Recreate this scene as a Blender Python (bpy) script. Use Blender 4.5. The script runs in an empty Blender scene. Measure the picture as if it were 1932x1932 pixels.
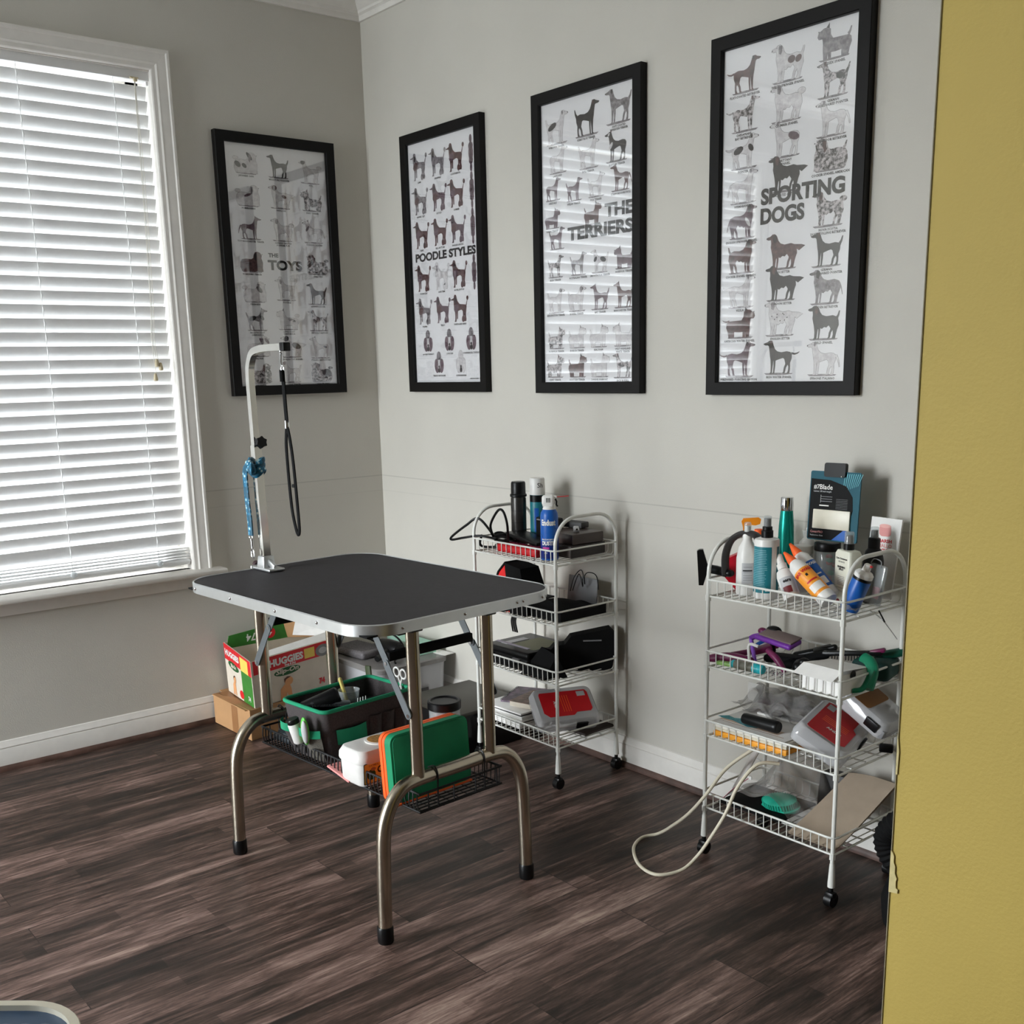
import bpy, bmesh, math, random
from mathutils import Vector, Matrix, Euler
random.seed(11)
PI = math.pi
scene = bpy.context.scene
COL = scene.collection

# ------------------------------------------------------------------ camera
yaw, pitch, roll = math.radians(50.6626), math.radians(-12.5997), math.radians(-1.3284)
fw = Vector((-math.sin(yaw)*math.cos(pitch), math.cos(yaw)*math.cos(pitch), math.sin(pitch)))
rt = Vector((math.cos(yaw), math.sin(yaw), 0)); up = rt.cross(fw)
r2 = rt*math.cos(roll)+up*math.sin(roll); u2 = -rt*math.sin(roll)+up*math.cos(roll)
cd = bpy.data.cameras.new('camera'); cam = bpy.data.objects.new('camera', cd); COL.objects.link(cam)
cd.sensor_width = 36; cd.lens = 2024.6/1932*36; cd.shift_y = (1147.4-966)/1932; cd.clip_start = .02
m3 = Matrix((r2, u2, -fw)).transposed()
cam.matrix_world = Matrix.Translation((3.8606, -2.4713, 1.3256)) @ m3.to_4x4()
scene.camera = cam

# ------------------------------------------------------------------ daylight, exposure
world = bpy.data.worlds.new('sky'); scene.world = world; world.use_nodes = True
bg = world.node_tree.nodes['Background']
bg.inputs[1].default_value = 12.0
wn = world.node_tree; wt = wn.nodes.new('ShaderNodeTexCoord'); wsx = wn.nodes.new('ShaderNodeSeparateXYZ'); wr = wn.nodes.new('ShaderNodeValToRGB')
wn.links.new(wt.outputs['Generated'], wsx.inputs[0]); wn.links.new(wsx.outputs['Z'], wr.inputs['Fac']); wn.links.new(wr.outputs['Color'], bg.inputs[0])
wr.color_ramp.elements[0].position = 0; wr.color_ramp.elements[0].color = (.30, .32, .33, 1)      # lower half darkened to keep the blind slats grey
wr.color_ramp.elements[1].position = .06; wr.color_ramp.elements[1].color = (.92, .96, 1, 1)
vs = scene.view_settings
scene.display_settings.display_device = 'sRGB'
vs.view_transform = 'Standard'; vs.look = 'None'; vs.gamma = 1; vs.use_curve_mapping = False; vs.exposure = 1.7
scene.cycles.use_denoising = True
scene.cycles.max_bounces = 10; scene.cycles.diffuse_bounces = 6; scene.cycles.transparent_max_bounces = 24
scene.cycles.sample_clamp_indirect = 8
def portal(loc, rot, sx, sy):
    l = bpy.data.lights.new('window_portal', 'AREA'); l.shape = 'RECTANGLE'; l.size = sx; l.size_y = sy
    l.cycles.is_portal = True
    o = bpy.data.objects.new('window_portal', l); COL.objects.link(o); o.location = loc; o.rotation_euler = rot
portal((-.16, -1.69, 1.48), (0, -PI/2, 0), 1.8, 1.7)
portal((.70, -5.28, 1.33), (PI/2, 0, 0), 1.2, 2.46)  # portal of the added opening behind the viewer
# ------------------------------------------------------------------ materials
MATS = {}
def mat(name, col, rough=.5, metal=0, spec=.5, coat=0, noise=0, nscale=30, trans=0, ior=1.45, bump=0, bscale=200):
    if name in MATS: return MATS[name]
    m = bpy.data.materials.new(name); m.use_nodes = True; nt = m.node_tree; b = nt.nodes['Principled BSDF']
    b.inputs['Base Color'].default_value = (*col, 1); b.inputs['Roughness'].default_value = rough
    b.inputs['Metallic'].default_value = metal; b.inputs['Specular IOR Level'].default_value = spec
    b.inputs['Coat Weight'].default_value = coat; b.inputs['Transmission Weight'].default_value = trans
    b.inputs['IOR'].default_value = ior
    tc = nt.nodes.new('ShaderNodeTexCoord')
    nz = nt.nodes.new('ShaderNodeTexNoise'); nz.inputs['Scale'].default_value = nscale; nz.inputs['Detail'].default_value = 5
    nt.links.new(tc.outputs['Object'], nz.inputs['Vector'])
    k = noise if noise else .04
    cr = nt.nodes.new('ShaderNodeValToRGB'); cr.color_ramp.elements[0].position = .3; cr.color_ramp.elements[1].position = .7
    cr.color_ramp.elements[0].color = (*[c*(1-k) for c in col], 1); cr.color_ramp.elements[1].color = (*[min(1, c*(1+k)) for c in col], 1)
    nt.links.new(nz.outputs['Fac'], cr.inputs['Fac']); nt.links.new(cr.outputs['Color'], b.inputs['Base Color'])
    if bump:
        n2 = nt.nodes.new('ShaderNodeTexNoise'); n2.inputs['Scale'].default_value = bscale; n2.inputs['Detail'].default_value = 3
        nt.links.new(tc.outputs['Object'], n2.inputs['Vector'])
        bp = nt.nodes.new('ShaderNodeBump'); bp.inputs['Strength'].default_value = bump; bp.inputs['Distance'].default_value = .002
        nt.links.new(n2.outputs['Fac'], bp.inputs['Height']); nt.links.new(bp.outputs['Normal'], b.inputs['Normal'])
    MATS[name] = m; return m
def S(r, g, b):          # sRGB 0-255 to linear
    return tuple(((c/255)/12.92 if c/255 <= .04045 else (((c/255)+.055)/1.055)**2.4) for c in (r, g, b))
def clear(name, tint=(.9, .93, .93), body=.25, gloss=.05, rough=.08, haze=(.75, .77, .78)):
    if name in MATS: return MATS[name]
    m = bpy.data.materials.new(name); m.use_nodes = True; nt = m.node_tree; nt.nodes.clear()
    o = nt.nodes.new('ShaderNodeOutputMaterial'); t = nt.nodes.new('ShaderNodeBsdfTransparent'); t.inputs[0].default_value = (*tint, 1)
    d = nt.nodes.new('ShaderNodeBsdfDiffuse'); d.inputs[0].default_value = (*haze, 1)
    g = nt.nodes.new('ShaderNodeBsdfGlossy'); g.inputs['Roughness'].default_value = rough
    a = nt.nodes.new('ShaderNodeMixShader'); a.inputs[0].default_value = body
    b = nt.nodes.new('ShaderNodeMixShader'); lw = nt.nodes.new('ShaderNodeLayerWeight'); lw.inputs[0].default_value = .5
    pw = nt.nodes.new('ShaderNodeMath'); pw.operation = 'POWER'; pw.inputs[1].default_value = 4; nt.links.new(lw.outputs['Facing'], pw.inputs[0])
    f = nt.nodes.new('ShaderNodeMath'); f.operation = 'MULTIPLY_ADD'; f.inputs[1].default_value = .7; f.inputs[2].default_value = gloss; nt.links.new(pw.outputs[0], f.inputs[0])
    nt.links.new(t.outputs[0], a.inputs[1]); nt.links.new(d.outputs[0], a.inputs[2])
    nt.links.new(f.outputs[0], b.inputs[0]); nt.links.new(a.outputs[0], b.inputs[1]); nt.links.new(g.outputs[0], b.inputs[2])
    nt.links.new(b.outputs[0], o.inputs[0]); MATS[name] = m; return m

def wall_material(name, col, scuff=True):
    m = bpy.data.materials.new(name); m.use_nodes = True; nt = m.node_tree; b = nt.nodes['Principled BSDF']
    b.inputs['Roughness'].default_value = .62; b.inputs['Specular IOR Level'].default_value = .3
    tc = nt.nodes.new('ShaderNodeTexCoord')
    nz = nt.nodes.new('ShaderNodeTexNoise'); nz.inputs['Scale'].default_value = 1.6; nz.inputs['Detail'].default_value = 6
    nt.links.new(tc.outputs['Object'], nz.inputs['Vector'])
    cr = nt.nodes.new('ShaderNodeValToRGB'); e = cr.color_ramp.elements
    e[0].position = .3; e[1].position = .75
    e[0].color = (*[c*.93 for c in col], 1); e[1].color = (*[c*1.05 for c in col], 1)
    nt.links.new(nz.outputs['Fac'], cr.inputs['Fac']); out = cr.outputs['Color']
    if scuff:   # worn line where a chair rail once sat
        sp = nt.nodes.new('ShaderNodeSeparateXYZ'); nt.links.new(tc.outputs['Object'], sp.inputs[0])
        n3 = nt.nodes.new('ShaderNodeTexNoise'); n3.inputs['Scale'].default_value = 3.5; nt.links.new(tc.outputs['Object'], n3.inputs['Vector'])
        for zz, wd, st in ((.898, .0022, .55), (.835, .0015, .22)):
            a = nt.nodes.new('ShaderNodeMath'); a.operation = 'SUBTRACT'; a.inputs[1].default_value = zz; nt.links.new(sp.outputs['Z'], a.inputs[0])
            a2 = nt.nodes.new('ShaderNodeMath'); a2.operation = 'ABSOLUTE'; nt.links.new(a.outputs[0], a2.inputs[0])
            a3 = nt.nodes.new('ShaderNodeMath'); a3.operation = 'LESS_THAN'; a3.inputs[1].default_value = wd; nt.links.new(a2.outputs[0], a3.inputs[0])
            a4 = nt.nodes.new('ShaderNodeMath'); a4.operation = 'MULTIPLY'; nt.links.new(a3.outputs[0], a4.inputs[0]); nt.links.new(n3.outputs['Fac'], a4.inputs[1])
            a5 = nt.nodes.new('ShaderNodeMath'); a5.operation = 'MULTIPLY'; a5.inputs[1].default_value = st; nt.links.new(a4.outputs[0], a5.inputs[0])
            mx = nt.nodes.new('ShaderNodeMixRGB'); mx.inputs[2].default_value = (*[c*.35 for c in col], 1)
            nt.links.new(a5.outputs[0], mx.inputs[0]); nt.links.new(out, mx.inputs[1]); out = mx.outputs[0]
    nt.links.new(out, b.inputs['Base Color'])
    n2 = nt.nodes.new('ShaderNodeTexNoise'); n2.inputs['Scale'].default_value = 260; n2.inputs['Detail'].default_value = 4
    nt.links.new(tc.outputs['Object'], n2.inputs['Vector'])
    bp = nt.nodes.new('ShaderNodeBump'); bp.inputs['Strength'].default_value = .35; bp.inputs['Distance'].default_value = .0012
    nt.links.new(n2.outputs['Fac'], bp.inputs['Height']); nt.links.new(bp.outputs['Normal'], b.inputs['Normal'])
    MATS[name] = m; return m

def floor_material():
    m = bpy.data.materials.new('vinyl_plank'); m.use_nodes = True; nt = m.node_tree; b = nt.nodes['Principled BSDF']; N = nt.nodes.new; L = nt.links.new
    tc = N('ShaderNodeTexCoord'); mp = N('ShaderNodeMapping'); mp.inputs['Rotation'].default_value = (0, 0, PI/2)
    L(tc.outputs['Object'], mp.inputs['Vector'])
    br = N('ShaderNodeTexBrick'); br.offset = .37; br.inputs['Scale'].default_value = 1; br.inputs['Brick Width'].default_value = 1.15
    br.inputs['Row Height'].default_value = .152; br.inputs['Mortar Size'].default_value = .0012; br.inputs['Mortar Smooth'].default_value = .2
    br.inputs['Color1'].default_value = (0, 0, 0, 1); br.inputs['Color2'].default_value = (1, 1, 1, 1); br.inputs['Mortar'].default_value = (.5, .5, .5, 1)
    L(mp.outputs[0], br.inputs['Vector'])
    # per-plank offset of the grain
    comb = N('ShaderNodeVectorMath'); comb.operation = 'SCALE'; comb.inputs['Scale'].default_value = 7.3; L(br.outputs['Color'], comb.inputs[0])
    ad = N('ShaderNodeVectorMath'); ad.operation = 'ADD'; L(tc.outputs['Object'], ad.inputs[0]); L(comb.outputs[0], ad.inputs[1])
    def noise(sx, sy, det, rgh, dist=0):
        mm = N('ShaderNodeMapping'); mm.inputs['Scale'].default_value = (sx, sy, 1); L(ad.outputs[0], mm.inputs['Vector'])
        n = N('ShaderNodeTexNoise'); n.inputs['Scale'].default_value = 1; n.inputs['Detail'].default_value = det; n.inputs['Roughness'].default_value = rgh
        n.inputs['Distortion'].default_value = dist; L(mm.outputs[0], n.inputs['Vector']); return n.outputs['Fac']
    big = noise(15, 1.5, 8, .7, .3); fine = noise(170, 4, 8, .8, .1); blot = noise(46, 6, 7, .75, .6)
    def mth(op, a, bb):
        q = N('ShaderNodeMath'); q.operation = op
        for i, v in enumerate((a, bb)):
            if isinstance(v, float): q.inputs[i].default_value = v
            else: L(v, q.inputs[i])
        return q.outputs[0]
    s = mth('ADD', mth('MULTIPLY', big, .46), mth('ADD', mth('MULTIPLY', fine, .30), mth('MULTIPLY', blot, .30)))
    s = mth('ADD', s, mth('MULTIPLY', mth('SUBTRACT', br.outputs['Color'], .5), .10))
    b2 = N('ShaderNodeTexBrick'); b2.offset = .43; b2.inputs['Scale'].default_value = 1; b2.inputs['Brick Width'].default_value = .42; b2.inputs['Row Height'].default_value = .0507
    b2.inputs['Mortar Size'].default_value = 0; b2.inputs['Color1'].default_value = (0, 0, 0, 1); b2.inputs['Color2'].default_value = (1, 1, 1, 1); L(mp.outputs[0], b2.inputs['Vector'])
    s = mth('ADD', s, mth('MULTIPLY', mth('SUBTRACT', b2.outputs['Color'], .5), .055))
    cr = N('ShaderNodeValToRGB'); cr.color_ramp.interpolation = 'LINEAR'; e = cr.color_ramp.elements
    e[0].position = .395; e[0].color = (*S(22, 16, 12), 1); e[1].position = .69; e[1].color = (*S(190, 166, 150), 1)
    for p, c in ((.47, S(46, 34, 28)), (.525, S(78, 60, 52)), (.575, S(112, 88, 80)), (.63, S(152, 126, 116))):
        x = e.new(p); x.color = (*c, 1)
    L(s, cr.inputs['Fac'])
    mx = N('ShaderNodeMixRGB'); mx.blend_type = 'MULTIPLY'; mx.inputs[2].default_value = (.25, .22, .2, 1)
    L(br.outputs['Fac'], mx.inputs[0]); L(cr.outputs['Color'], mx.inputs[1]); L(mx.outputs[0], b.inputs['Base Color'])
    b.inputs['Roughness'].default_value = .42; b.inputs['Specular IOR Level'].default_value = .45
    rr = N('ShaderNodeMapRange'); rr.inputs['To Min'].default_value = .34; rr.inputs['To Max'].default_value = .6; L(fine, rr.inputs['Value']); L(rr.outputs[0], b.inputs['Roughness'])
    bp = N('ShaderNodeBump'); bp.inputs['Strength'].default_value = .25; bp.inputs['Distance'].default_value = .002; L(fine, bp.inputs['Height']); L(bp.outputs['Normal'], b.inputs['Normal'])
    MATS['floor'] = m; return m

WALL = wall_material('wall_grey_paint', S(203, 199, 190))
YEL = wall_material('wall_yellow_paint', S(194, 170, 90), False)
WALL_UNSEEN = wall_material('wall_unseen_dark', S(112, 104, 96), False)  # unseen walls, darkened to cut bounce onto the left wall
FLOOR = floor_material()
TRIM = mat('trim_white', S(226, 222, 216), .4, noise=.03)
CEIL = mat('ceiling_white', S(225, 225, 222), .8)
WOODTRIM = mat('shoe_moulding_brown', S(84, 62, 54), .5, noise=.5, nscale=14)
WHITE = mat('white_plastic', S(232, 230, 226), .35)
WIREW = mat('white_wire', S(226, 226, 220), .3, coat=.3)
BLACK = mat('black_plastic', S(14, 14, 15), .35, spec=.35)
BLACKM = mat('black_matte', S(15, 15, 16), .75, spec=.2)
FRAMEB = mat('frame_black', S(15, 13, 12), .5, spec=.25)
STEEL = mat('steel_tube', S(190, 180, 163), .27, 1, noise=.12, nscale=9)
ALU = mat('aluminium', S(214, 216, 216), .35, .85)
CHROME = mat('chrome', S(220, 220, 222), .12, 1)
RUBBER = mat('table_rubber', S(54, 51, 54), .6, spec=.3, noise=.12, nscale=60, bump=.3, bscale=500)
GREEN = mat('green_fabric', S(24, 150, 108), .7, noise=.08)
GREEN2 = mat('green_case', S(16, 140, 96), .6, noise=.05)
ORANGE = mat('orange_trim', S(255, 104, 40), .5)
GREYF = mat('grey_fabric', S(70, 64, 64), .85, noise=.2, nscale=200)
MESHF = mat('grey_mesh', S(96, 92, 84), .8, noise=.6, nscale=600)
CARD = mat('cardboard', S(178, 136, 94), .8, noise=.07, nscale=12)
CARD2 = mat('cardboard_tape', S(150, 106, 68), .45)
RED = mat('red', S(206, 26, 34), .5)
REDB = mat('box_red', S(214, 30, 40), .45)
PAPER = mat('paper', S(240, 238, 235), .7)
CREAM = mat('cream', S(216, 206, 190), .6)
GRN_BOX = mat('box_green', S(56, 128, 48), .5, noise=.15, nscale=25)
DGRN = mat('dark_green', S(28, 86, 40), .5)
SKIN = mat('print_skin', S(222, 160, 108), .6, noise=.08)
SKIND = mat('print_hair', S(90, 52, 34), .6)
YELL = mat('label_yellow', S(240, 206, 96), .5)
INK = mat('print_black', S(26, 24, 25), .6)
TEAL = mat('teal', S(30, 120, 132), .4)
TEALM = mat('teal_metallic', S(20, 150, 136), .25, .6)
BLUE = mat('blue', S(24, 92, 178), .35)
DBLUE = mat('blue_dark', S(16, 40, 120), .35)
PURP = mat('purple', S(118, 52, 160), .4)
MAG = mat('magenta', S(112, 28, 76), .4)
PINK = mat('pink', S(226, 150, 146), .5)
MINT = mat('mint_foam', S(178, 222, 204), .8)
DGREY = mat('dark_grey', S(60, 58, 58), .5)
GREY = mat('mid_grey', S(130, 130, 132), .5)
LGREY = mat('light_grey', S(190, 190, 192), .5)
CLEAR = clear('clear_plastic')
CLEARB = clear('clear_bin', tint=(.95, .95, .96), body=.45, haze=(.82, .82, .84))
BAGM = clear('thin_plastic_bag', tint=(.8, .8, .8), body=.3, gloss=.08, rough=.2, haze=(.5, .48, .47))
GLASS = clear('picture_glass', tint=(1, 1, 1), body=0, gloss=.14, rough=.02)
SCREEN = clear('daylight_dimmer', tint=(.30, .30, .30), body=0, gloss=0, rough=.5)  # added tint that keeps the blind slats from clipping
WGLASS = clear('window_glass', tint=(.97, .98, .98), body=0, gloss=.03, rough=.01)

# ------------------------------------------------------------------ mesh builder
class B:
    def __init__(s): s.bm = bmesh.new(); s.mats = []
    def mi(s, m):
        if m not in s.mats: s.mats.append(m)
        return s.mats.index(m)
    def add(s, vs_, fs, m, M=None):
        i = s.mi(m); v = [s.bm.verts.new((M @ Vector(p)) if M else Vector(p)) for p in vs_]
        for f in fs:
            try: fc = s.bm.faces.new([v[k] for k in f]); fc.material_index = i
            except ValueError: pass
        return s
    def box(s, c, sz, m, rot=(0, 0, 0), bev=0, seg=2, M=None, taper=1, top=None):
        t = bmesh.new(); bmesh.ops.create_cube(t, size=1)
        for v in t.verts:
            k = taper if v.co.z < 0 else 1
            v.co = Vector((v.co.x*sz[0]*k, v.co.y*sz[1]*k, v.co.z*sz[2]))
        if bev: bmesh.ops.bevel(t, geom=t.edges[:]+t.verts[:], offset=bev, segments=seg, affect='EDGES', profile=.5, clamp_overlap=True)
        T = Matrix.Translation(c) @ Euler(rot).to_matrix().to_4x4()
        if M: T = M @ T
        return s.merge(t, m, T)
    def merge(s, t, m, T):
        i = s.mi(m); mp = {}
        for v in t.verts: mp[v] = s.bm.verts.new(T @ v.co)
        for f in t.faces:
            try: fc = s.bm.faces.new([mp[v] for v in f.verts]); fc.material_index = i
            except ValueError: pass
        t.free(); return s
    def lathe(s, prof, m, M=None, seg=24, c=(0, 0, 0), sx=1, sy=1, cap=True):
        M = (M or Matrix()) @ Matrix.Translation(c); vs_ = []; fs = []
        for r, z in prof:
            for k in range(seg):
                a = 2*PI*k/seg; vs_.append((r*math.cos(a)*sx, r*math.sin(a)*sy, z))
        for j in range(len(prof)-1):
            for k in range(seg):
                a, b_ = j*seg+k, j*seg+(k+1) % seg; fs.append((a, b_, b_+seg, a+seg))
        if cap:
            fs.append(tuple(range(seg))[::-1]); n = (len(prof)-1)*seg; fs.append(tuple(range(n, n+seg)))
        return s.add(vs_, fs, m, M)
    def cyl(s, a, b_, r, m, seg=16, r1=None, M=None):
        a, b_ = Vector(a), Vector(b_); d = b_-a; q = d.to_track_quat('Z', 'Y').to_matrix().to_4x4()
        T = Matrix.Translation(a) @ q
        if M: T = M @ T
        return s.lathe([(r, 0), (r if r1 is None else r1, d.length)], m, T, seg)
    def tube(s, pts, r, m, seg=8, closed=False, M=None, fx=1, fy=1, ref=None):
        P = [Vector(p) for p in pts]; n = len(P); vs_ = []; fs = []; prev = None
        for i, p in enumerate(P):
            if closed: d = P[(i+1) % n]-P[i-1]
            else: d = P[min(i+1, n-1)]-P[max(i-1, 0)]
            d.normalize()
            if prev is None:
                x = Vector(ref) if ref else (Vector((0, 0, 1)) if abs(d.z) < .9 else Vector((1, 0, 0)))
                x = (x-d*x.dot(d)).normalized()
            else: x = (prev-d*prev.dot(d)).normalized()
            prev = x; y = d.cross(x); rr = r[i] if isinstance(r, (list, tuple)) else r
            for k in range(seg):
                a = 2*PI*(k+.5)/seg; vs_.append(p+x*math.cos(a)*rr*fx+y*math.sin(a)*rr*fy)
        for i in range(n if closed else n-1):
            j = (i+1) % n
            for k in range(seg):
                a, b_ = i*seg+k, i*seg+(k+1) % seg; c_, d_ = j*seg+k, j*seg+(k+1) % seg; fs.append((a, b_, d_, c_))
        if not closed: fs.append(tuple(range(seg))[::-1]); fs.append(tuple(range((n-1)*seg, n*seg)))
        return s.add(vs_, fs, m, M)
    def prism(s, pts, d, m, M=None, off=0):
        n = len(pts); vs_ = [(x, y, off) for x, y in pts]
        if d == 0: return s.add(vs_, [tuple(range(n))], m, M)
        vs_ += [(x, y, off+d) for x, y in pts]
        fs = [tuple(range(n))[::-1], tuple(range(n, 2*n))]+[(k, (k+1) % n, n+(k+1) % n, n+k) for k in range(n)]
        return s.add(vs_, fs, m, M)
    def ball(s, c, r, m, M=None, seg=16, rings=10):
        r = (r, r, r) if isinstance(r, (int, float)) else r; t = bmesh.new()
        bmesh.ops.create_uvsphere(t, u_segments=seg, v_segments=rings, radius=1)
        T = Matrix.Translation(c) @ Matrix.Diagonal((*r, 1))
        return s.merge(t, m, (M @ T) if M else T)
    def text(s, txt, size, m, M, align='CENTER', bold=.012, ext=0, sx=1, shear=0, space=1, res=2, fit=None):
        cu = bpy.data.curves.new('t', 'FONT'); cu.body = txt; cu.size = size; cu.align_x = align; cu.align_y = 'CENTER'
        cu.offset = bold*size; cu.extrude = ext; cu.resolution_u = res; cu.shear = shear; cu.space_character = space; cu.space_line = .85
        ob = bpy.data.objects.new('t', cu); COL.objects.link(ob)
        bpy.context.view_layer.update()
        me = bpy.data.meshes.new_from_object(ob.evaluated_get(bpy.context.evaluated_depsgraph_get()))
        t = bmesh.new(); t.from_mesh(me); bpy.data.objects.remove(ob); bpy.data.curves.remove(cu); bpy.data.meshes.remove(me)
        if fit:      # fit = (width, cap height)
            xs_ = [v.co.x for v in t.verts]; ys_ = [v.co.y for v in t.verts]; x0_, x1_, y0_, y1_ = min(xs_), max(xs_), min(ys_), max(ys_)
            kx, ky = fit[0]/(x1_-x0_), fit[1]/(y1_-y0_); ax_ = {'LEFT': x0_, 'RIGHT': x1_, 'CENTER': (x0_+x1_)/2}[align]
            for v in t.verts: v.co.x = (v.co.x-ax_)*kx; v.co.y = (v.co.y-(y0_+y1_)/2)*ky
        return s.merge(t, m, M @ Matrix.Diagonal((sx, 1, 1, 1)))
    def build(s, name, parent=None, loc=(0, 0, 0), rot=(0, 0, 0), angle=38, label=None):
        me = bpy.data.meshes.new(name); s.bm.normal_update()
        s.bm.to_mesh(me); s.bm.free()
        for m in s.mats: me.materials.append(m)
        me.polygons.foreach_set('use_smooth', [True]*len(me.polygons)); me.set_sharp_from_angle(angle=math.radians(angle))
        o = bpy.data.objects.new(name, me); COL.objects.link(o); o.location = loc; o.rotation_euler = rot
        if parent: o.parent = parent
        if label: o['label'] = label
        return o
def tag(o, label, cat, group=None):
    o['label'] = label; o['category'] = cat
    if group: o['group'] = group
    return o
def thing(name, label, cat, loc=(0, 0, 0), rz=0, group=None, rot=None):
    o = bpy.data.objects.new(name, None); COL.objects.link(o); o.location = loc; o.rotation_euler = rot or (0, 0, rz)
    o.empty_display_size = .05
    return tag(o, label, cat, group)
def struct(o): o['kind'] = 'structure'; return o
def copy_tree(o, parent=None):
    c = o.copy(); COL.objects.link(c)
    if parent: c.parent = parent
    for ch in [x for x in o.children]: copy_tree(ch, c)
    return c
def cr(pts, n=8, closed=False):      # Catmull-Rom
    P = [Vector(p) for p in pts]; out = []; L = len(P)
    rng = range(L if closed else L-1)
    for i in rng:
        g = (lambda k: P[k % L]) if closed else (lambda k: P[max(0, min(L-1, k))])
        a, b_, c_, d_ = g(i-1), g(i), g(i+1), g(i+2)
        for t in range(n):
            t /= n; out.append(.5*((2*b_)+(c_-a)*t+(2*a-5*b_+4*c_-d_)*t*t+(3*b_-a-3*c_+d_)*t**3))
    if not closed: out.append(P[-1])
    return out
def rrect(w, h, r, n=6, cx=0, cy=0):
    o = []
    for sx, sy, a0 in ((1, 1, 0), (-1, 1, 90), (-1, -1, 180), (1, -1, 270)):
        for k in range(n+1):
            a = math.radians(a0+90*k/n); o.append((cx+sx*(w/2-r)+r*math.cos(a), cy+sy*(h/2-r)+r*math.sin(a)))
    return o
def face_frame(origin, right, upv):   # matrix: local x -> right, y -> up, z -> out
    r = Vector(right).normalized(); u = Vector(upv).normalized(); n = r.cross(u)
    M = Matrix((r, u, n)).transposed().to_4x4(); M.translation = Vector(origin); return M
def RX(a): return Matrix.Rotation(math.radians(a), 4, 'X')
def RY(a): return Matrix.Rotation(math.radians(a), 4, 'Y')
def RZ(a): return Matrix.Rotation(math.radians(a), 4, 'Z')
def TR(*p): return Matrix.Translation(p)

# ================================================================== THE SETTING
ZC = 2.74; WY0, WY1, WZ0, WZ1 = -2.53, -.852, .60, 2.36     # window opening in the left wall
XR, YF = 5.6, -5.2
b = B()
T_ = .16
b.box((-T_/2, (WY1+.1)/2, ZC/2), (T_, .1-WY1, ZC), WALL)
b.box((-T_/2, (WY0+YF)/2, ZC/2), (T_, WY0-YF, ZC), WALL)
b.box((-T_/2, (WY0+WY1)/2, WZ0/2), (T_, WY1-WY0, WZ0), WALL)
b.box((-T_/2, (WY0+WY1)/2, (WZ1+ZC)/2), (T_, WY1-WY0, ZC-WZ1), WALL)
struct(b.build('wall_left'))
struct(B().box((XR/2, .05, ZC/2), (XR, .1, ZC), WALL).build('wall_back'))
struct(B().box((XR+.05, YF/2, ZC/2), (.1, -YF, ZC), WALL_UNSEEN).build('wall_right'))
b = B()     # wall behind the viewer, with a tall glazed opening added as daylight fill
b.box((.05, YF-.05, ZC/2), (.1, .1, ZC), WALL_UNSEEN); b.box(((1.3+XR)/2, YF-.05, ZC/2), (XR-1.3, .1, ZC), WALL_UNSEEN)
b.box((.70, YF-.05, .05), (1.2, .1, .10), WALL_UNSEEN); b.box((.70, YF-.05, (2.56+ZC)/2), (1.2, .1, ZC-2.56), WALL_UNSEEN)
struct(b.build('wall_front'))
# short partition by the doorway: yellow face, chipped plaster at its end edge
b = B(); b.box(((3.30+XR)/2, -1.44, ZC/2), (XR-3.30, .12, ZC), YEL)
struct(b.build('wall_partition'))
CHIP = mat('chipped_plaster', S(206, 192, 140), .8, noise=.2, nscale=60)
GRYPL = mat('corner_bead', S(150, 142, 120), .7)
b = B(); M = face_frame((3.2995, -1.5006, 0), (1, 0, 0), (0, 0, 1))
chip = [(0, .772), (.006, .773), (.010, .7735), (.0105, .778), (.008, .779), (.0075, .786), (.0085, .790), (.006, .795), (.006, .803), (.004, .807), (.004, .814), (.002, .818), (0, .820)]
b.prism([(x, z+.0) for x, z in chip], .0012, CHIP, M)
b.prism([(0, .905), (.002, .905), (.0025, .93), (.0012, .94), (0, .95)], .001, CHIP, M)
b.prism([(0, 0), (.0008, 0), (.0008, ZC), (0, ZC)], .0008, GRYPL, M)
struct(b.build('trim_1'))
struct(B().box((XR/2, YF/2, -.05), (XR+.3, -YF+.3, .1), FLOOR).build('floor'))
struct(B().box((XR/2, YF/2, ZC+.05), (XR+.3, -YF+.3, .1), CEIL).build('ceiling'))
def mould(name, path, prof, m):   # sweep a profile (distance from wall, z) along a wall corner path of (point, inward normal)
    b = B()
    for (a, c_, nrm, ext0, ext1) in path:
        a, c_, n = Vector(a), Vector(c_), Vector(nrm); d = (c_-a).normalized(); k = len(prof)
        vs_ = [a+n*p+d*(p*ext0)+Vector((0, 0, z)) for p, z in prof]+[c_+n*p+d*(p*ext1)+Vector((0, 0, z)) for p, z in prof]
        fs = [(i, (i+1) % k, k+(i+1) % k, k+i) for i in range(k)]+[tuple(range(k))[::-1], tuple(range(k, 2*k))]
        b.add(vs_, fs, m)
    return struct(b.build(name, angle=30))
base_prof = [(0, .02), (.013, .02), (.013, .078), (.0125, .079), (.009, .081), (.0125, .083), (.012, .087), (.007, .094), (.004, .104), (0, .106)]
mould('baseboard_left', [((0, YF, 0), (0, 0, 0), (1, 0, 0), 0, -1)], base_prof, TRIM)
mould('baseboard_back', [((0, 0, 0), (XR, 0, 0), (0, -1, 0), 1, 0)], base_prof, TRIM)
shoe = [(0, 0), (.019, 0), (.019, .006), (.0175, .013), (.014, .0185), (.0125, .021), (0, .021)]
mould('trim_2', [((0, YF, 0), (0, 0, 0), (1, 0, 0), 0, -1)], shoe, WOODTRIM)
mould('trim_3', [((0, 0, 0), (XR, 0, 0), (0, -1, 0), 1, 0)], shoe, WOODTRIM)
crown = [(0, 2.644), (.010, 2.644), (.013, 2.650), (.013, 2.662), (.022, 2.668), (.024, 2.676), (.040, 2.690), (.062, 2.716), (.075, 2.722), (.078, 2.735), (.085, ZC), (0, ZC)]
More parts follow.
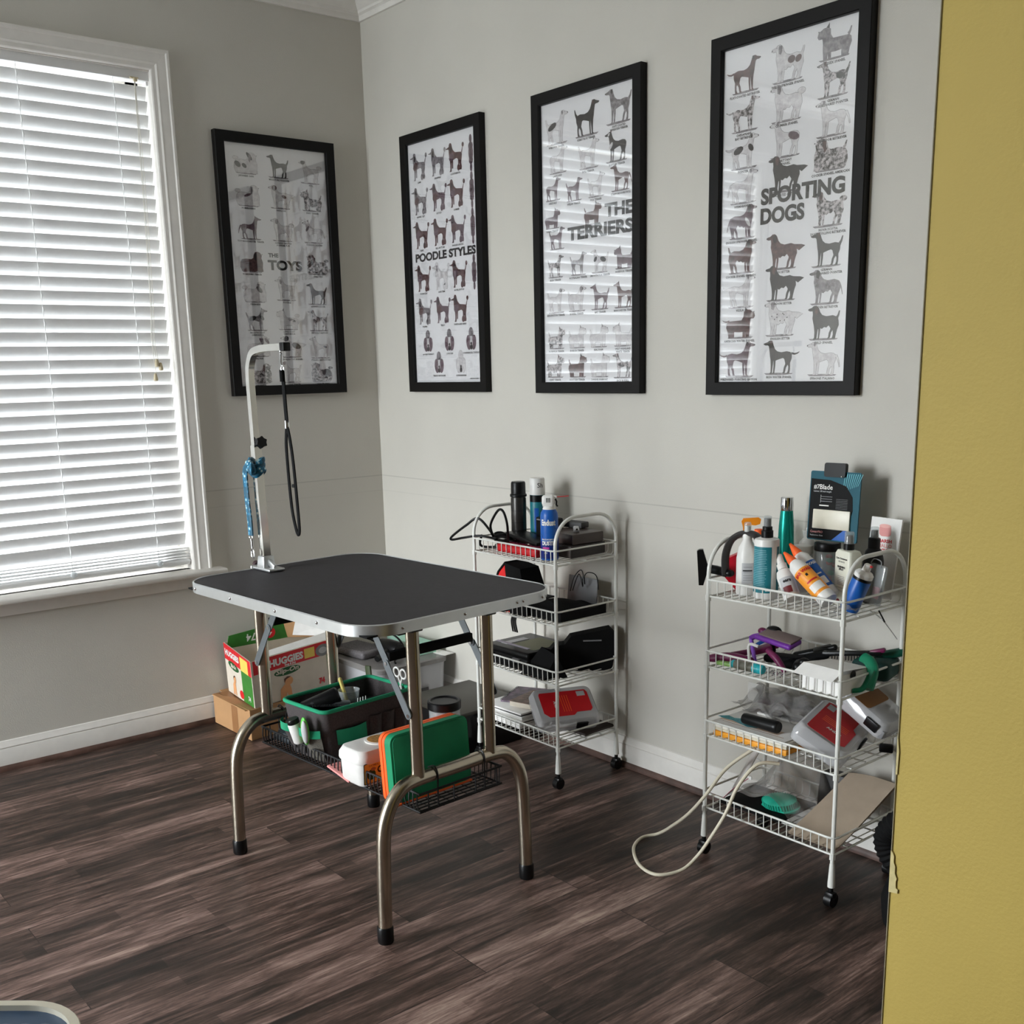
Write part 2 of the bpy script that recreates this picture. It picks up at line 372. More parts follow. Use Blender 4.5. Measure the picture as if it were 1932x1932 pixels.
mould('trim_4', [((0, YF, 0), (0, 0, 0), (1, 0, 0), 0, -1)], crown, TRIM)
mould('trim_5', [((0, 0, 0), (XR, 0, 0), (0, -1, 0), 1, 0)], crown, TRIM)

# ---- window: casing, stool, apron, jamb, sash, panes
w = bpy.data.objects.new('window_1', None); COL.objects.link(w); w['kind'] = 'structure'
b = B(); cw = .068; zt = WZ1+cw-.008
def casing(pa, pb, inn):   # profile strips running from a to b, inn points to the opening
    a, c_, n = Vector(pa), Vector(pb), Vector(inn)
    prof = [(0, .018), (0, .022), (.010, .024), (.014, .020), (.030, .019), (.044, .016), (.050, .016), (.056, .012), (.066, .011), (.068, .0), (0, 0)]
    k = len(prof); d = (c_-a).normalized()
    return prof, k
def cas(a, c_, inn, e0, e1):
    a, c_, n = Vector(a), Vector(c_), Vector(inn); d = (c_-a).normalized()
    prof = [(0, 0), (0, .020), (.003, .023), (.010, .023), (.014, .019), (.028, .0185), (.040, .0165), (.046, .0175), (.052, .0130), (.064, .0120), (.068, .009), (.068, 0)]
    k = len(prof)
    vs_ = [a+n*p+d*(p*e0)+Vector((x, 0, 0)) for p, x in prof]+[c_+n*p+d*(p*e1)+Vector((x, 0, 0)) for p, x in prof]
    b.add(vs_, [(i, (i+1) % k, k+(i+1) % k, k+i) for i in range(k)]+[tuple(range(k))[::-1], tuple(range(k, 2*k))], TRIM)
yo1, yo0 = WY1+cw-.012, WY0-cw+.012
cas((0, yo1, .61), (0, yo1, zt), (0, -1, 0), 0, -1)
cas((0, yo1, zt), (0, yo0, zt), (0, 0, -1), 1, -1)
cas((0, yo0, .61), (0, yo0, zt), (0, 1, 0), 0, -1)
b.build('window_frame', w, angle=25)
b = B(); b.box((.010, (WY0+WY1)/2, .5995), (.12, yo1-yo0+.085, .021), TRIM, bev=.007, seg=3)
b.box((-.08, (WY0+WY1)/2, .600), (.12, WY1-WY0, .02), TRIM)
b.build('window_sill', w)
b = B(); b.box((.0085, (WY0+WY1)/2, .566), (.017, yo1-yo0, .048), TRIM, bev=.003)
b.build('apron', w)
b = B()
for y in (WY1-.006, WY0+.006): b.box((-.08, y, (WZ0+WZ1)/2), (.158, .012, WZ1-WZ0), TRIM)
b.box((-.08, (WY0+WY1)/2, WZ1-.006), (.158, WY1-WY0, .012), TRIM)
b.build('jamb', w)
b = B(); xs = -.125; ym = (WY0+WY1)/2
for y in (WY1-.035, ym, WY0+.035): b.box((xs, y, 1.48), (.03, .05, 1.74), TRIM, bev=.003)
for z in (.635, 1.48, 2.325): b.box((xs, ym, z), (.03, WY1-WY0-.02, .045), TRIM, bev=.003)
b.build('sash', w)
b = B(); b.box((xs, ym, 1.48), (.004, WY1-WY0-.03, 1.72), WGLASS); b.build('window_pane', w)
b = B(); b.add([(-.150, WY0+.01, WZ0+.01), (-.150, WY1-.01, WZ0+.01), (-.150, WY1-.01, WZ1-.01), (-.150, WY0+.01, WZ1-.01)], [(0, 1, 2, 3)], SCREEN); b.build('daylight_dimmer', w)  # sheet added outside the panes to dim daylight on the slats

w2 = bpy.data.objects.new('fill_window', None); COL.objects.link(w2); w2['kind'] = 'structure'  # unseen opening added to brighten the back wall
b = B()
for x in (.12, 1.28): b.box((x, YF-.03, 1.33), (.05, .08, 2.46), TRIM, bev=.003)
for z in (.12, 2.54): b.box((.70, YF-.03, z), (1.16, .078, .05), TRIM, bev=.003)
b.build('window_frame', w2)
b = B(); b.box((.70, YF-.05, 1.33), (1.16, .004, 2.42), WGLASS); b.build('window_pane', w2)

# ---- venetian blind
SLAT = mat('blind_white', S(236, 236, 236), .38, noise=.02)
CORD = mat('blind_cord', S(236, 232, 222), .6)
KNOB = mat('blind_tassel', S(196, 182, 150), .5)
bl = thing('venetian_blind', 'white wide-slat venetian blind hanging half closed in the window', 'blind', (-.034, WY1, 0))
by0, by1 = WY0-WY1+.022, -.018; bL = by1-by0; bc = (by0+by1)/2
b = B(); b.box((0, bc, 2.338), (.052, bL+.012, .040), SLAT, bev=.003); b.box((.026, bc, 2.354), (.004, bL+.012, .006), SLAT); b.box((-.0, by1+.004, 2.313), (.03, .010, .014), SLAT)
b.build('headrail', bl)
sp = .0457; tilt = math.radians(66)
def slat_bm():
    b = B(); n = 6; W_ = .050; vs_ = []
    for side in (0, 1):
        for k in range(n+1):
            t = k/n-.5; x = t*W_; c_ = .0022*(1-4*t*t)+(.0016 if side else 0)
            X = x*math.cos(tilt)-c_*math.sin(tilt)*-1; Z = x*math.sin(tilt)-c_*math.cos(tilt)
            vs_.append((X, Z))
    ring = [vs_[k] for k in range(n+1)]+[vs_[n+1+k] for k in range(n, -1, -1)]
    k = len(ring)
    P = [(x, by0, z) for x, z in ring]+[(x, by1, z) for x, z in ring]
    b.add(P, [(i, (i+1) % k, k+(i+1) % k, k+i) for i in range(k)]+[tuple(range(k))[::-1], tuple(range(k, 2*k))], SLAT)
    return b
sl0 = slat_bm().build('slat', bl, (0, 0, 2.279))
for i in range(1, 35):
    o = sl0.copy(); COL.objects.link(o); o.parent = bl; o.location = (0, 0, 2.279-sp*i)
# slats stacked on the bottom rail
for z in (.692, .681, .670, .659):
    b = B(); b.box((0, bc, 0), (.050, bL, .0028), SLAT, bev=.001); b.build('slat', bl, (0, 0, z), (0, math.radians(random.uniform(-4, 4)), 0))
b = B(); b.box((0, bc, .640), (.052, bL+.006, .020), SLAT, bev=.005, seg=3); b.box((.0265, bc, .643), (.003, bL+.006, .005), SLAT)
b.build('bottom_rail', bl)
cy = [-.135-.313*k for k in range(5)]
for y in cy:
    b = B()
    for x in (.021, -.021): b.cyl((x, y, .65), (x, y, 2.32), .0011, SLAT, 6)
    for i in range(35):
        z = 2.279-sp*i; b.tube([(.0215, y, z+.014), (.0225, y+.0015, z+.006), (.022, y, z-.004)], [.002, .0036, .002], SLAT, 6)
    b.build('ladder_cord', bl)
    b = B(); b.lathe([(.009, 0), (.012, .004), (.010, .009), (.004, .012)], clear('blind_button', body=.5), face_frame((.027, y, .648), (0, 1, 0), (0, 0, 1)), 14); b.build('cord_button', bl)
b = B()
for dy, ze in ((0, 1.385), (.006, 1.372), (-.004, 1.335)):
    b.tube(cr([(.032, -.065+dy*.3, 2.318), (.034, -.068+dy, 2.0), (.036, -.078+dy, 1.6), (.037, -.087+dy, 1.45), (.037, -.080+dy*1.5, ze)], 6), .0011, CORD, 6)
b.build('pull_cord', bl)
for dy, ze in ((0, 1.385), (.009, 1.372), (-.006, 1.335)):
    b = B(); b.lathe([(.002, .014), (.0045, .012), (.008, -.006), (.0075, -.012), (.003, -.014)][::-1], KNOB, TR(.037, -.080+dy*1.5, ze-.012), 12); b.build('tassel', bl)
b = B(); b.box((.029, -.065, 2.322), (.008, .028, .004), KNOB); b.box((.031, -.062, 2.316), (.010, .012, .012), KNOB, bev=.002); b.build('cord_lock', bl)

# ================================================================== FRAMED BREED POSTERS
def ink(name, dark, light, sc=70, lo=.35, hi=.65):
    m = bpy.data.materials.new(name); m.use_nodes = True; nt = m.node_tree; bs = nt.nodes['Principled BSDF']; bs.inputs['Roughness'].default_value = .7
    tc = nt.nodes.new('ShaderNodeTexCoord'); nz = nt.nodes.new('ShaderNodeTexNoise'); nz.inputs['Scale'].default_value = sc; nz.inputs['Detail'].default_value = 6; nz.inputs['Roughness'].default_value = .7
    cr_ = nt.nodes.new('ShaderNodeValToRGB'); cr_.color_ramp.elements[0].position = lo; cr_.color_ramp.elements[1].position = hi
    cr_.color_ramp.elements[0].color = (*dark, 1); cr_.color_ramp.elements[1].color = (*light, 1)
    nt.links.new(tc.outputs['Object'], nz.inputs['Vector']); nt.links.new(nz.outputs['Fac'], cr_.inputs['Fac']); nt.links.new(cr_.outputs['Color'], bs.inputs['Base Color'])
    return m
IK = {'k': ink('ink_black', S(20, 17, 18), S(62, 54, 56)), 'b': ink('ink_brown', S(58, 32, 34), S(120, 84, 84)), 'g': ink('ink_grey', S(92, 86, 90), S(176, 168, 172)),
      'p': ink('ink_pale', S(206, 200, 204), S(242, 240, 240)), 'm': ink('ink_mottled', S(40, 32, 34), S(222, 214, 216), 110, .42, .58),
      'o': ink('ink_outline', S(96, 88, 92), S(150, 142, 146)), 'v': ink('ink_violet', S(84, 62, 72), S(134, 112, 122))}
PPR = mat('poster_paper', S(251, 250, 252), .6, noise=.01)
TITLE = mat('poster_title', S(24, 20, 22), .6)
CAPT = mat('poster_caption', S(52, 46, 48), .6)
def ell(cx, cy, rx, ry, n=12, a=0):
    c_, s_ = math.cos(a), math.sin(a)
    return [(cx+rx*math.cos(2*PI*k/n)*c_-ry*math.sin(2*PI*k/n)*s_, cy+rx*math.cos(2*PI*k/n)*s_+ry*math.sin(2*PI*k/n)*c_) for k in range(n)]
# outlines face right, unit box, feet at y=0. far legs first, then body, then ear
SLIM_FAR = [[(.60, .42), (.66, .40), (.655, .22), (.665, .04), (.70, .0), (.63, .0), (.62, .10), (.605, .25)], [(.22, .44), (.36, .40), (.33, .28), (.37, .17), (.385, .05), (.42, .01), (.35, .01), (.33, .06), (.31, .17), (.25, .28)]]
SLIM = [(.20, .60), (.30, .625), (.45, .60), (.56, .63), (.63, .70), (.67, .80), (.69, .88), (.73, .935), (.79, .935), (.83, .90), (.93, .865), (.945, .83), (.90, .805), (.83, .805), (.80, .77), (.79, .70), (.775, .60), (.765, .50), (.745, .40), (.735, .22), (.735, .05), (.78, .0), (.70, .0), (.69, .10), (.675, .25), (.66, .38), (.60, .37), (.50, .41), (.40, .44), (.35, .40), (.29, .30), (.245, .20), (.25, .10), (.27, .04), (.30, .0), (.215, .0), (.20, .09), (.195, .20), (.20, .30), (.16, .42), (.155, .53)]
def dog_shapes(kind, tail):
    sh = []
    if kind == 's':     # smooth, standing
        sh += SLIM_FAR; body = SLIM; ear = [(.70, .93), (.715, .84), (.735, .80), (.765, .86), (.755, .93)]
    elif kind == 'e':   # prick ears, slim
        sh += SLIM_FAR; body = SLIM; ear = [(.70, .90), (.705, 1.0), (.755, .93)]
    elif kind == 'f':   # feathered, longer coat
        sh += [[(x*1.0, y) for x, y in q] for q in SLIM_FAR]
        body = [(.14, .60), (.28, .66), (.45, .64), (.56, .68), (.62, .76), (.66, .88), (.72, .95), (.79, .95), (.84, .90), (.94, .87), (.955, .83), (.90, .80), (.83, .80), (.82, .70), (.83, .60), (.80, .46), (.78, .36), (.76, .20), (.765, .05), (.80, .0), (.70, .0), (.69, .12), (.67, .28), (.62, .32), (.56, .29), (.50, .34), (.44, .32), (.38, .38), (.33, .30), (.27, .24), (.26, .12), (.28, .04), (.31, .0), (.20, .0), (.18, .12), (.15, .26), (.11, .38), (.12, .50)]
        ear = [(.68, .92), (.67, .80), (.70, .70), (.765, .74), (.77, .86), (.75, .93)]
    elif kind == 'l':   # long-haired to the floor
        body = [(.08, .45), (.14, .58), (.30, .62), (.50, .60), (.58, .66), (.60, .80), (.66, .94), (.76, .97), (.86, .92), (.92, .80), (.90, .66), (.95, .45), (.93, .20), (.95, .03), (.80, .0), (.70, .04), (.60, .0), (.45, .03), (.30, .0), (.12, .02), (.06, .22)]
        ear = [(.64, .88), (.62, .60), (.67, .52), (.72, .70), (.72, .88)]
    elif kind == 'w':   # low-legged, wiry
        sh += [[(.60, .30), (.68, .30), (.68, .0), (.60, .0)], [(.24, .30), (.34, .30), (.34, .0), (.25, .0)]]
        body = [(.10, .50), (.16, .56), (.40, .57), (.56, .58), (.62, .70), (.63, .86), (.70, .92), (.80, .92), (.94, .82), (.97, .70), (.93, .62), (.84, .62), (.82, .48), (.82, .30), (.80, .02), (.70, .0), (.68, .20), (.50, .18), (.32, .2), (.28, .0), (.16, .0), (.13, .20), (.08, .35)]
        ear = [(.66, .88), (.66, 1.04), (.74, .92)]
    elif kind == 'h':   # head study, from the front
        sh += [ell(.30, .34, .19, .33, 16, .12), ell(.70, .34, .19, .33, 16, -.12)]
        body = ell(.5, .74, .19, .26, 18); ear = [(.42, .62), (.39, .30), (.44, .12), (.56, .12), (.61, .30), (.58, .62)]
        return sh, body, ear
    elif kind == 'v':   # clipped coat seen from above
        return [], ell(.5, .5, .34, .25, 14)[:], ell(.5, .5, .05, .48, 10)
    elif kind == 'd':   # poodle
        sh += [ell(.34, .09, .07, .12), [(.24, .44), (.36, .42), (.35, .28), (.36, .12), (.31, .12), (.28, .28)], [(.60, .42), (.665, .40), (.66, .10), (.61, .10)]]
        body = [(.20, .62), (.34, .64), (.50, .66), (.60, .76), (.64, .86), (.66, .97), (.70, 1.02), (.76, 1.02), (.80, .95), (.80, .90), (.94, .85), (.93, .82), (.82, .81), (.81, .70), (.80, .56), (.77, .42), (.745, .25), (.75, .08), (.79, .0), (.69, .0), (.685, .10), (.675, .28), (.65, .38), (.52, .42), (.42, .44), (.35, .38), (.28, .24), (.28, .10), (.30, .0), (.19, .0), (.17, .10), (.20, .24), (.17, .40), (.15, .54)]
        ear = [(.69, .92), (.67, .76), (.70, .68), (.75, .72), (.76, .90)]
    if tail == 'u': sh.append([(.155, .52), (.20, .61), (.16, .66), (.12, .78), (.09, .78), (.11, .64)])
    elif tail == 'l': sh.append([(.18, .60), (.17, .54), (.08, .52), (.0, .55), (-.05, .60), (-.04, .61), (.02, .58), (.09, .57)])
    elif tail == 'f': sh.append([(.18, .62), (.17, .53), (.06, .44), (-.10, .56), (.0, .60)])
    elif tail == 'c': sh.append(ell(.13, .68, .10, .08))
    elif tail == 'p': sh += [[(.155, .56), (.19, .62), (.12, .80), (.10, .80)], ell(.10, .86, .055, .085)]
    elif tail == 'd': sh.append([(.17, .58), (.15, .50), (.09, .36), (.06, .22), (.04, .22), (.07, .42), (.12, .56)])
    return sh, body, ear
class Art:
    def __init__(s, frame_m, W_, H_): s.M = frame_m; s.W = W_; s.H = H_; s.b = B(); s.lay = 0
    def dog(s, u, v, kind, tone, flip=False, size=.105, tail='u', patch=None, cap=None, ground=True):
        w_ = h_ = size
        h_ = size*(.72 if kind in 'lw' else .80)
        if kind == 'h': w_, h_ = size*.72, size*.78
        if kind == 'v': w_, h_ = size*.34, size*.95
        x0 = u*s.W; y0 = (1-v)*s.H
        sh, body, ear = dog_shapes(kind, tail)
        main = IK[tone]; pale = tone == 'p'
        def put(poly, m, z, grow=0):
            cx_ = sum(p[0] for p in poly)/len(poly); cy_ = sum(p[1] for p in poly)/len(poly)
            q = []
            for px, py in poly:
                px += (px-cx_)*0+0; X = (px-.5)*w_; Y = (py-.5)*h_
                if flip: X = -X
                q.append((x0+X, y0+Y))
            if grow:
                n = len(q); g = []
                for i in range(n):
                    ax, ay = q[i-1]; bx_, by_ = q[(i+1) % n]; dx, dy = bx_-ax, by_-ay; L = math.hypot(dx, dy) or 1
                    g.append((q[i][0]+dy/L*grow, q[i][1]-dx/L*grow))
                A = sum(q[i-1][0]*q[i][1]-q[i][0]*q[i-1][1] for i in range(n))
                if A < 0: g = [(2*q[i][0]-g[i][0], 2*q[i][1]-g[i][1]) for i in range(n)]
                q = g
            if sum(q[i-1][0]*q[i][1]-q[i][0]*q[i-1][1] for i in range(len(q))) < 0: q = q[::-1]
            s.b.prism(q, 0, m, s.M, .0001+z*.00006)
        if kind not in 'hv' and ground: put([(.12, .015), (.5, .03), (.92, .02), (.86, -.03), (.4, -.035), (.16, -.02)], IK['g'], 0)
        if pale:
            for q in sh+[body]: put(q, IK['o'], 1, .0008)
            put(ear, IK['o'], 3, .0006)
        for q in sh: put(q, main if kind != 'h' or pale else IK['v'] if tone == 'g' else main, 2)
        put(body, main if kind != 'h' else (IK['p'] if pale else IK['g']), 3)
        if kind == 'v':
            for k, (r_, yy) in enumerate(((.20, .92), (.34, .70), (.30, .28), (.16, .06))): put(ell(.5, yy, r_, .13), main, 4)
        et = {'k': 'b', 'b': 'k', 'g': 'k', 'p': 'g', 'm': 'b', 'v': 'k'}[tone]
        if kind == 'h': et = 'p'
        put(ear, IK[et], 5)
        if kind == 'h':
            put(ell(.5, .30, .07, .06), IK['k'], 6); put(ell(.5, .14, .09, .12), IK['k'], 6)
            for ex in (.43, .57): put(ell(ex, .66, .02, .018, 8), IK['k'], 6)
        elif kind != 'v':
            put(ell(.935, .845, .018, .018, 8), IK['k'], 6); put(ell(.815, .885, .011, .011, 6), IK['k'], 6)
        if patch:
            for (px, py, rx, ry, t) in patch: put(ell(px, py, rx, ry, 10, .5), IK[t], 4)
        if cap:
            for i, ln in enumerate(cap.split('|')):
                s.b.text(ln, .0085, CAPT, s.M @ TR(x0, y0-h_*.5-.009-.0085*i, .0004), bold=.03, res=1)
    def title(s, txt, u, v, w_, h_, align='CENTER'):
        s.b.text(txt, .06, TITLE, s.M @ TR(u*s.W, (1-v)*s.H, .0007), align, bold=.045, res=4, fit=(w_, h_))
def poster(origin, right, nrm, label, fn):
    FW, FH, FB, FD = .490, .940, .036, .026
    M = Matrix((Vector(right), Vector((0, 0, 1)), Vector(nrm))).transposed().to_4x4(); M.translation = Vector(origin)   # origin: top-left outer corner on the wall
    t = thing('framed_poster', label, 'poster', (0, 0, 0), 0, 'framed dog poster set'); t.matrix_world = M @ TR(0, -FH, 0)
    b = B()
    P = [(0, 0), (FW, 0), (FW, FH), (0, FH)]; I = [(FB, FB), (FW-FB, FB), (FW-FB, FH-FB), (FB, FH-FB)]
    def ringp(inset, z): return [(inset, inset, z), (FW-inset, inset, z), (FW-inset, FH-inset, z), (inset, FH-inset, z)]
    rings = [ringp(0, 0), ringp(0, FD-.0015), ringp(.0015, FD), ringp(FB-.002, FD), ringp(FB, FD-.002), ringp(FB, .006)]
    vs_ = [p for r_ in rings for p in r_]; fs = []
    for j in range(len(rings)-1):
        for k in range(4): a_, c_ = j*4+k, j*4+(k+1) % 4; fs.append((a_, c_, c_+4, a_+4))
    b.add(vs_, fs, FRAMEB); b.build('frame', t)
    pw, ph = FW-2*FB, FH-2*FB
    b = B(); b.box((FW/2, FH/2, .010), (pw+.008, ph+.008, .003), PPR); b.build('print_paper', t)
    a = Art(TR(FB, FB, .01152), pw, ph); fn(a); a.b.build('printed_drawings', t, angle=180)
    b = B(); b.box((FW/2, FH/2, .0155), (pw+.006, ph+.006, .0015), GLASS); b.build('glazing', t)
    return t
BP = [(.35, .52, .16, .10, 'k'), (.72, .55, .07, .12, 'k')]
def toys(a):
    D = a.dog; c0, c1, c2 = .20, .52, .84
    D(c0, .075, 'l', 'p', tail='c', patch=[(.20, .40, .10, .16, 'k'), (.45, .35, .08, .12, 'k'), (.66, .8, .07, .2, 'k')], cap='JAPANESE CHIN'); D(c1, .075, 's', 'k', True, cap='MINIATURE PINSCHER', tail='u'); D(c2, .085, 's', 'p', True, tail='c', patch=[(.80, .86, .09, .08, 'k')], cap='PUG')
    D(c0, .205, 'l', 'p', tail='c', patch=[(.5, .5, .16, .06, 'v')], cap='POMERANIAN'); D(c1, .20, 'f', 'p', True, tail='f', patch=[(.72, .85, .10, .11, 'b'), (.35, .5, .1, .07, 'b')], cap='PAPILLON'); D(c2, .205, 'w', 'm', True, tail='u', cap='SILKY TERRIER')
    D(c0, .335, 'e', 'v', tail='d', cap='TOY MANCHESTER TERRIER'); D(c1, .335, 'f', 'p', True, tail='c', cap='CHINESE CRESTED|POWDER PUFF'); D(c2, .335, 'e', 'p', True, tail='d', patch=[(.75, .6, .05, .14, 'g')], cap='CHINESE CRESTED')
    D(c0-.01, .475, 'l', 'b', tail='', cap='YORKSHIRE TERRIER'); D(c2+.02, .475, 'l', 'm', True, tail='c', patch=[(.72, .6, .08, .26, 'k')], cap='SHIH TZU')
    a.title('THE', .36, .446, .042, .015, 'LEFT'); a.title('TOYS', .35, .487, .145, .037, 'LEFT')
    D(c0, .60, 'l', 'p', tail='c', patch=[(.70, .6, .09, .18, 'k')], cap='PEKINGESE'); D(c1, .585, 'd', 'p', True, tail='p', cap='POODLE'); D(c2, .60, 's', 'k', True, tail='u', cap='AFFENPINSCHER')
    D(c0, .715, 'e', 'g', tail='u', patch=BP, cap='SMOOTH COAT|CHIHUAHUA'); D(c1, .715, 'w', 'p', True, tail='c', patch=[(.35, .45, .18, .08, 'm')], cap='LONG COAT|CHIHUAHUA'); D(c2, .715, 's', 'm', True, tail='u', cap='BRUSSELS GRIFFON')
    D(c0, .83, 'l', 'p', tail='', patch=[(.64, .75, .06, .16, 'v'), (.85, .75, .06, .16, 'v')], cap='MALTESE'); D(c1+.02, .83, 'f', 'p', True, tail='f', patch=[(.72, .82, .10, .13, 'k'), (.32, .50, .20, .13, 'k')], cap='ENGLISH TOY SPANIEL'); D(c2, .835, 'e', 'p', True, tail='', patch=[(.3, .5, .08, .05, 'k')], cap='ITALIAN GREYHOUND')
    D(c0, .945, 'l', 'm', tail='c', cap='HAVANESE'); D(c1, .94, 's', 'p', True, tail='u', patch=[(.78, .86, .07, .08, 'v')], cap='TOY FOX TERRIER'); D(c2, .945, 'l', 'm', True, tail='c', patch=[(.3, .45, .18, .2, 'k'), (.66, .8, .08, .12, 'k')], cap='CAVALIER KING|CHARLES SPANIEL')
def poodles(a):
    D = a.dog; cs = (.16, .44, .70)
    rows = [(.095, 'gGb', ('LAMB', 'SPORTING', 'CONTINENTAL')), (.235, 'gvb', ('KENNEL CLIP', 'DUTCH', 'SUMMER')), (.375, 'bbv', ('PUPPY', 'BELL BOTTOM', 'ENGLISH SADDLE')), (.555, 'bPb', ('TOWN CLIP', 'LION TRIM', 'ROYAL DUTCH')), (.695, 'gvb', ('PAJAMA', 'TEDDY', 'PANDA AND BAND'))]
    for v, tn, cp in rows:
        for c_, t_, n_ in zip(cs, tn, cp):
            D(c_, v, 'd', t_.lower(), True, size=.118, tail='p', cap=n_, ground=False, patch=None if t_ in 'GP' else [(.68, .52, .12, .16, 'b' if t_ != 'b' else 'v')])
        if v < .6: D(.92, v, 'v', 'v', size=.115)
    a.title('POODLE STYLES', .505, .468, .375, .031)
    for u, n_ in zip((.20, .53, .85), ('ROUND TOPKNOT', 'LONG EAR', 'CONTINENTAL TOPKNOT')): D(u, .822, 'h', 'g', size=.105, cap=n_)
    for u, n_ in zip((.36, .69), ('FRENCH MUSTACHE', 'SCANDINAVIAN')): D(u, .915, 'h', 'v' if u < .5 else 'p', size=.105, cap=n_)
    a.b.text('AMERICAN KENNEL CLUB', .006, CAPT, a.M @ TR(.90*a.W, .012, .0004), bold=.02, res=1)
def terriers(a):
    D = a.dog
    D(.17, .085, 's', 'p', tail='u', size=.125, patch=[(.35, .53, .18, .09, 'k')], cap='WIRE FOX TERRIER'); D(.50, .08, 's', 'k', size=.13, tail='u', cap='KERRY BLUE TERRIER'); D(.84, .065, 's', 'g', True, size=.13, tail='u', cap='SOFT COATED|WHEATEN TERRIER')
    D(.18, .195, 'e', 'p', tail='', cap='LAKELAND'); D(.52, .20, 'e', 'p', size=.11, tail='u', cap='BULL TERRIER'); D(.82, .195, 'e', 'k', True, size=.115, tail='', patch=[(.72, .5, .05, .12, 'p'), (.8, .86, .03, .06, 'p')], cap='BOSTON TERRIER')
    D(.12, .295, 's', 'v', tail='', size=.09, cap='AIREDALE'); D(.36, .31, 's', 'v', size=.09, cap='WELSH TERRIER'); D(.60, .31, 'e', 'p', size=.09, cap='FOX TERRIER'); D(.86, .30, 'e', 'b', True, size=.10, tail='d', cap='STAFFORDSHIRE BULL')
    D(.11, .40, 'w', 'v', size=.085, tail='', cap='CAIRN TERRIER'); D(.56, .405, 'w', 'b', size=.09, tail='u', cap='SKYE TERRIER')
    a.title('THE', .985, .405, .122, .040, 'RIGHT'); a.title('TERRIERS', .985, .466, .292, .042, 'RIGHT'); D(.16, .47, 's', 'v', size=.09, tail='u')
    for i, (u, k, t_) in enumerate(((.14, 's', 'm'), (.40, 's', 'g'), (.64, 's', 'p'), (.89, 'w', 'v'))): D(u, .57, k, t_, i > 1, size=.092, patch=BP if t_ == 'p' else None, cap=('IRISH', 'AUSTRALIAN', 'SMOOTH FOX', 'NORFOLK')[i]+' TERRIER')
    for i, (u, k, t_) in enumerate(((.14, 's', 'p'), (.38, 'f', 'p'), (.64, 'e', 'v'), (.89, 'e', 'b'))): D(u, .695, k, t_, i > 1, size=.10, patch=[(.75, .85, .07, .07, 'k')] if t_ == 'p' else None, tail='u', cap=('BEDLINGTON', 'RUSSELL', 'RAT', 'MANCHESTER')[i]+' TERRIER')
    for i, (u, k, t_) in enumerate(((.14, 'w', 'm'), (.38, 'w', 'p'), (.62, 'w', 'p'), (.88, 'w', 'p'))): D(u, .835, k, t_, i > 2, size=.095, cap=('NORWICH TERRIER', 'BORDER TERRIER', 'SEALYHAM', 'WEST HIGHLAND|WHITE TERRIER')[i])
    for i, (u, k, t_) in enumerate(((.12, 'w', 'm'), (.38, 'w', 'b'), (.63, 'w', 'p'), (.88, 's', 'm'))): D(u, .94, k, t_, i > 2, size=.10, tail='u', cap=('CESKY TERRIER', 'SCOTTISH TERRIER', 'DANDIE DINMONT', 'JACK RUSSELL')[i])
def sporting(a):
    D = a.dog; s_ = .112
    L = [(.078, 's', 'b', 'l', 'FLAT-COATED RETRIEVER'), (.19, 's', 'm', 'l', 'CHESAPEAKE|BAY RETRIEVER'), (.298, 's', 'p', 'l', 'POINTER'), (.40, 's', 'p', 'd', 'WEIMARANER'), (.505, 'f', 'v', 'd', 'ENGLISH SPRINGER SPANIEL'), (.61, 'f', 'b', 'u', 'COCKER SPANIEL ENGLISH'), (.715, 's', 'p', 'l', 'VIZSLA'), (.815, 'w', 'b', 'l', 'AMERICAN WATER SPANIEL'), (.925, 's', 'v', 'l', 'WIREHAIRED POINTING GRIFFON')]
    for i, (v, k, t_, tl, n_) in enumerate(L): D(.17, v, k, t_, False, s_ if i < 8 else .125, tl, BP if i == 2 else [(.68, .45, .05, .16, 'p')] if i == 4 else None, n_)
    Mi = [(.075, 'f', 'p', 'u', 'WELSH SPRINGER SPANIEL'), (.185, 'f', 'p', 'c', 'CLUMBER SPANIEL'), (.285, 's', 'p', '', 'BRITTANY|SPANIEL'), (.383, 'f', 'k', 'f', 'FLAT-COATED RETRIEVER'), (.607, 'f', 'b', 'f', 'IRISH SETTER'), (.70, 'f', 'k', 'f', 'GORDON SETTER'), (.805, 'f', 'p', 'f', 'ENGLISH SETTER'), (.922, 's', 'k', 'l', 'IRISH WATER SPANIEL')]
    for i, (v, k, t_, tl, n_) in enumerate(Mi):
        D(.50, v, k, t_, True, .118, tl, {0: [(.42, .52, .10, .10, 'b'), (.24, .5, .08, .10, 'b')], 2: [(.3, .5, .16, .10, 'v')], 6: [(.5+.1*math.cos(q*2.4)*(1+q*.2), .5+.1*math.sin(q*2.4), .015, .02, 'k') for q in range(9)]}.get(i), n_)
    R = [(.055, 'w', 'g', 'u', 'SUSSEX SPANIEL'), (.15, 's', 'm', 'u', 'GERMAN|WIREHAIRED POINTER'), (.255, 's', 'p', 'd', 'LABRADOR RETRIEVER'), (.353, 'l', 'm', 'u', 'COCKER SPANIEL AMERICAN'), (.502, 'f', 'm', 'c', 'NOVA SCOTIA|DUCK TOLLING RETRIEVER'), (.615, 's', 'k', 'u', 'GERMAN|SHORTHAIRED POINTER'), (.722, 'f', 'g', 'd', 'GOLDEN RETRIEVER'), (.825, 'f', 'k', 'u', 'FIELD SPANIEL'), (.93, 's', 'p', 'd', 'SPINONE ITALIANO')]
    for i, (v, k, t_, tl, n_) in enumerate(R): D(.83, v, k, t_, True, .112, tl, [(.35, .5, .1, .09, 'k')] if i == 1 else None, n_)
    a.title('SPORTING', .32, .445, .258, .042, 'LEFT'); a.title('DOGS', .32, .502, .140, .042, 'LEFT')
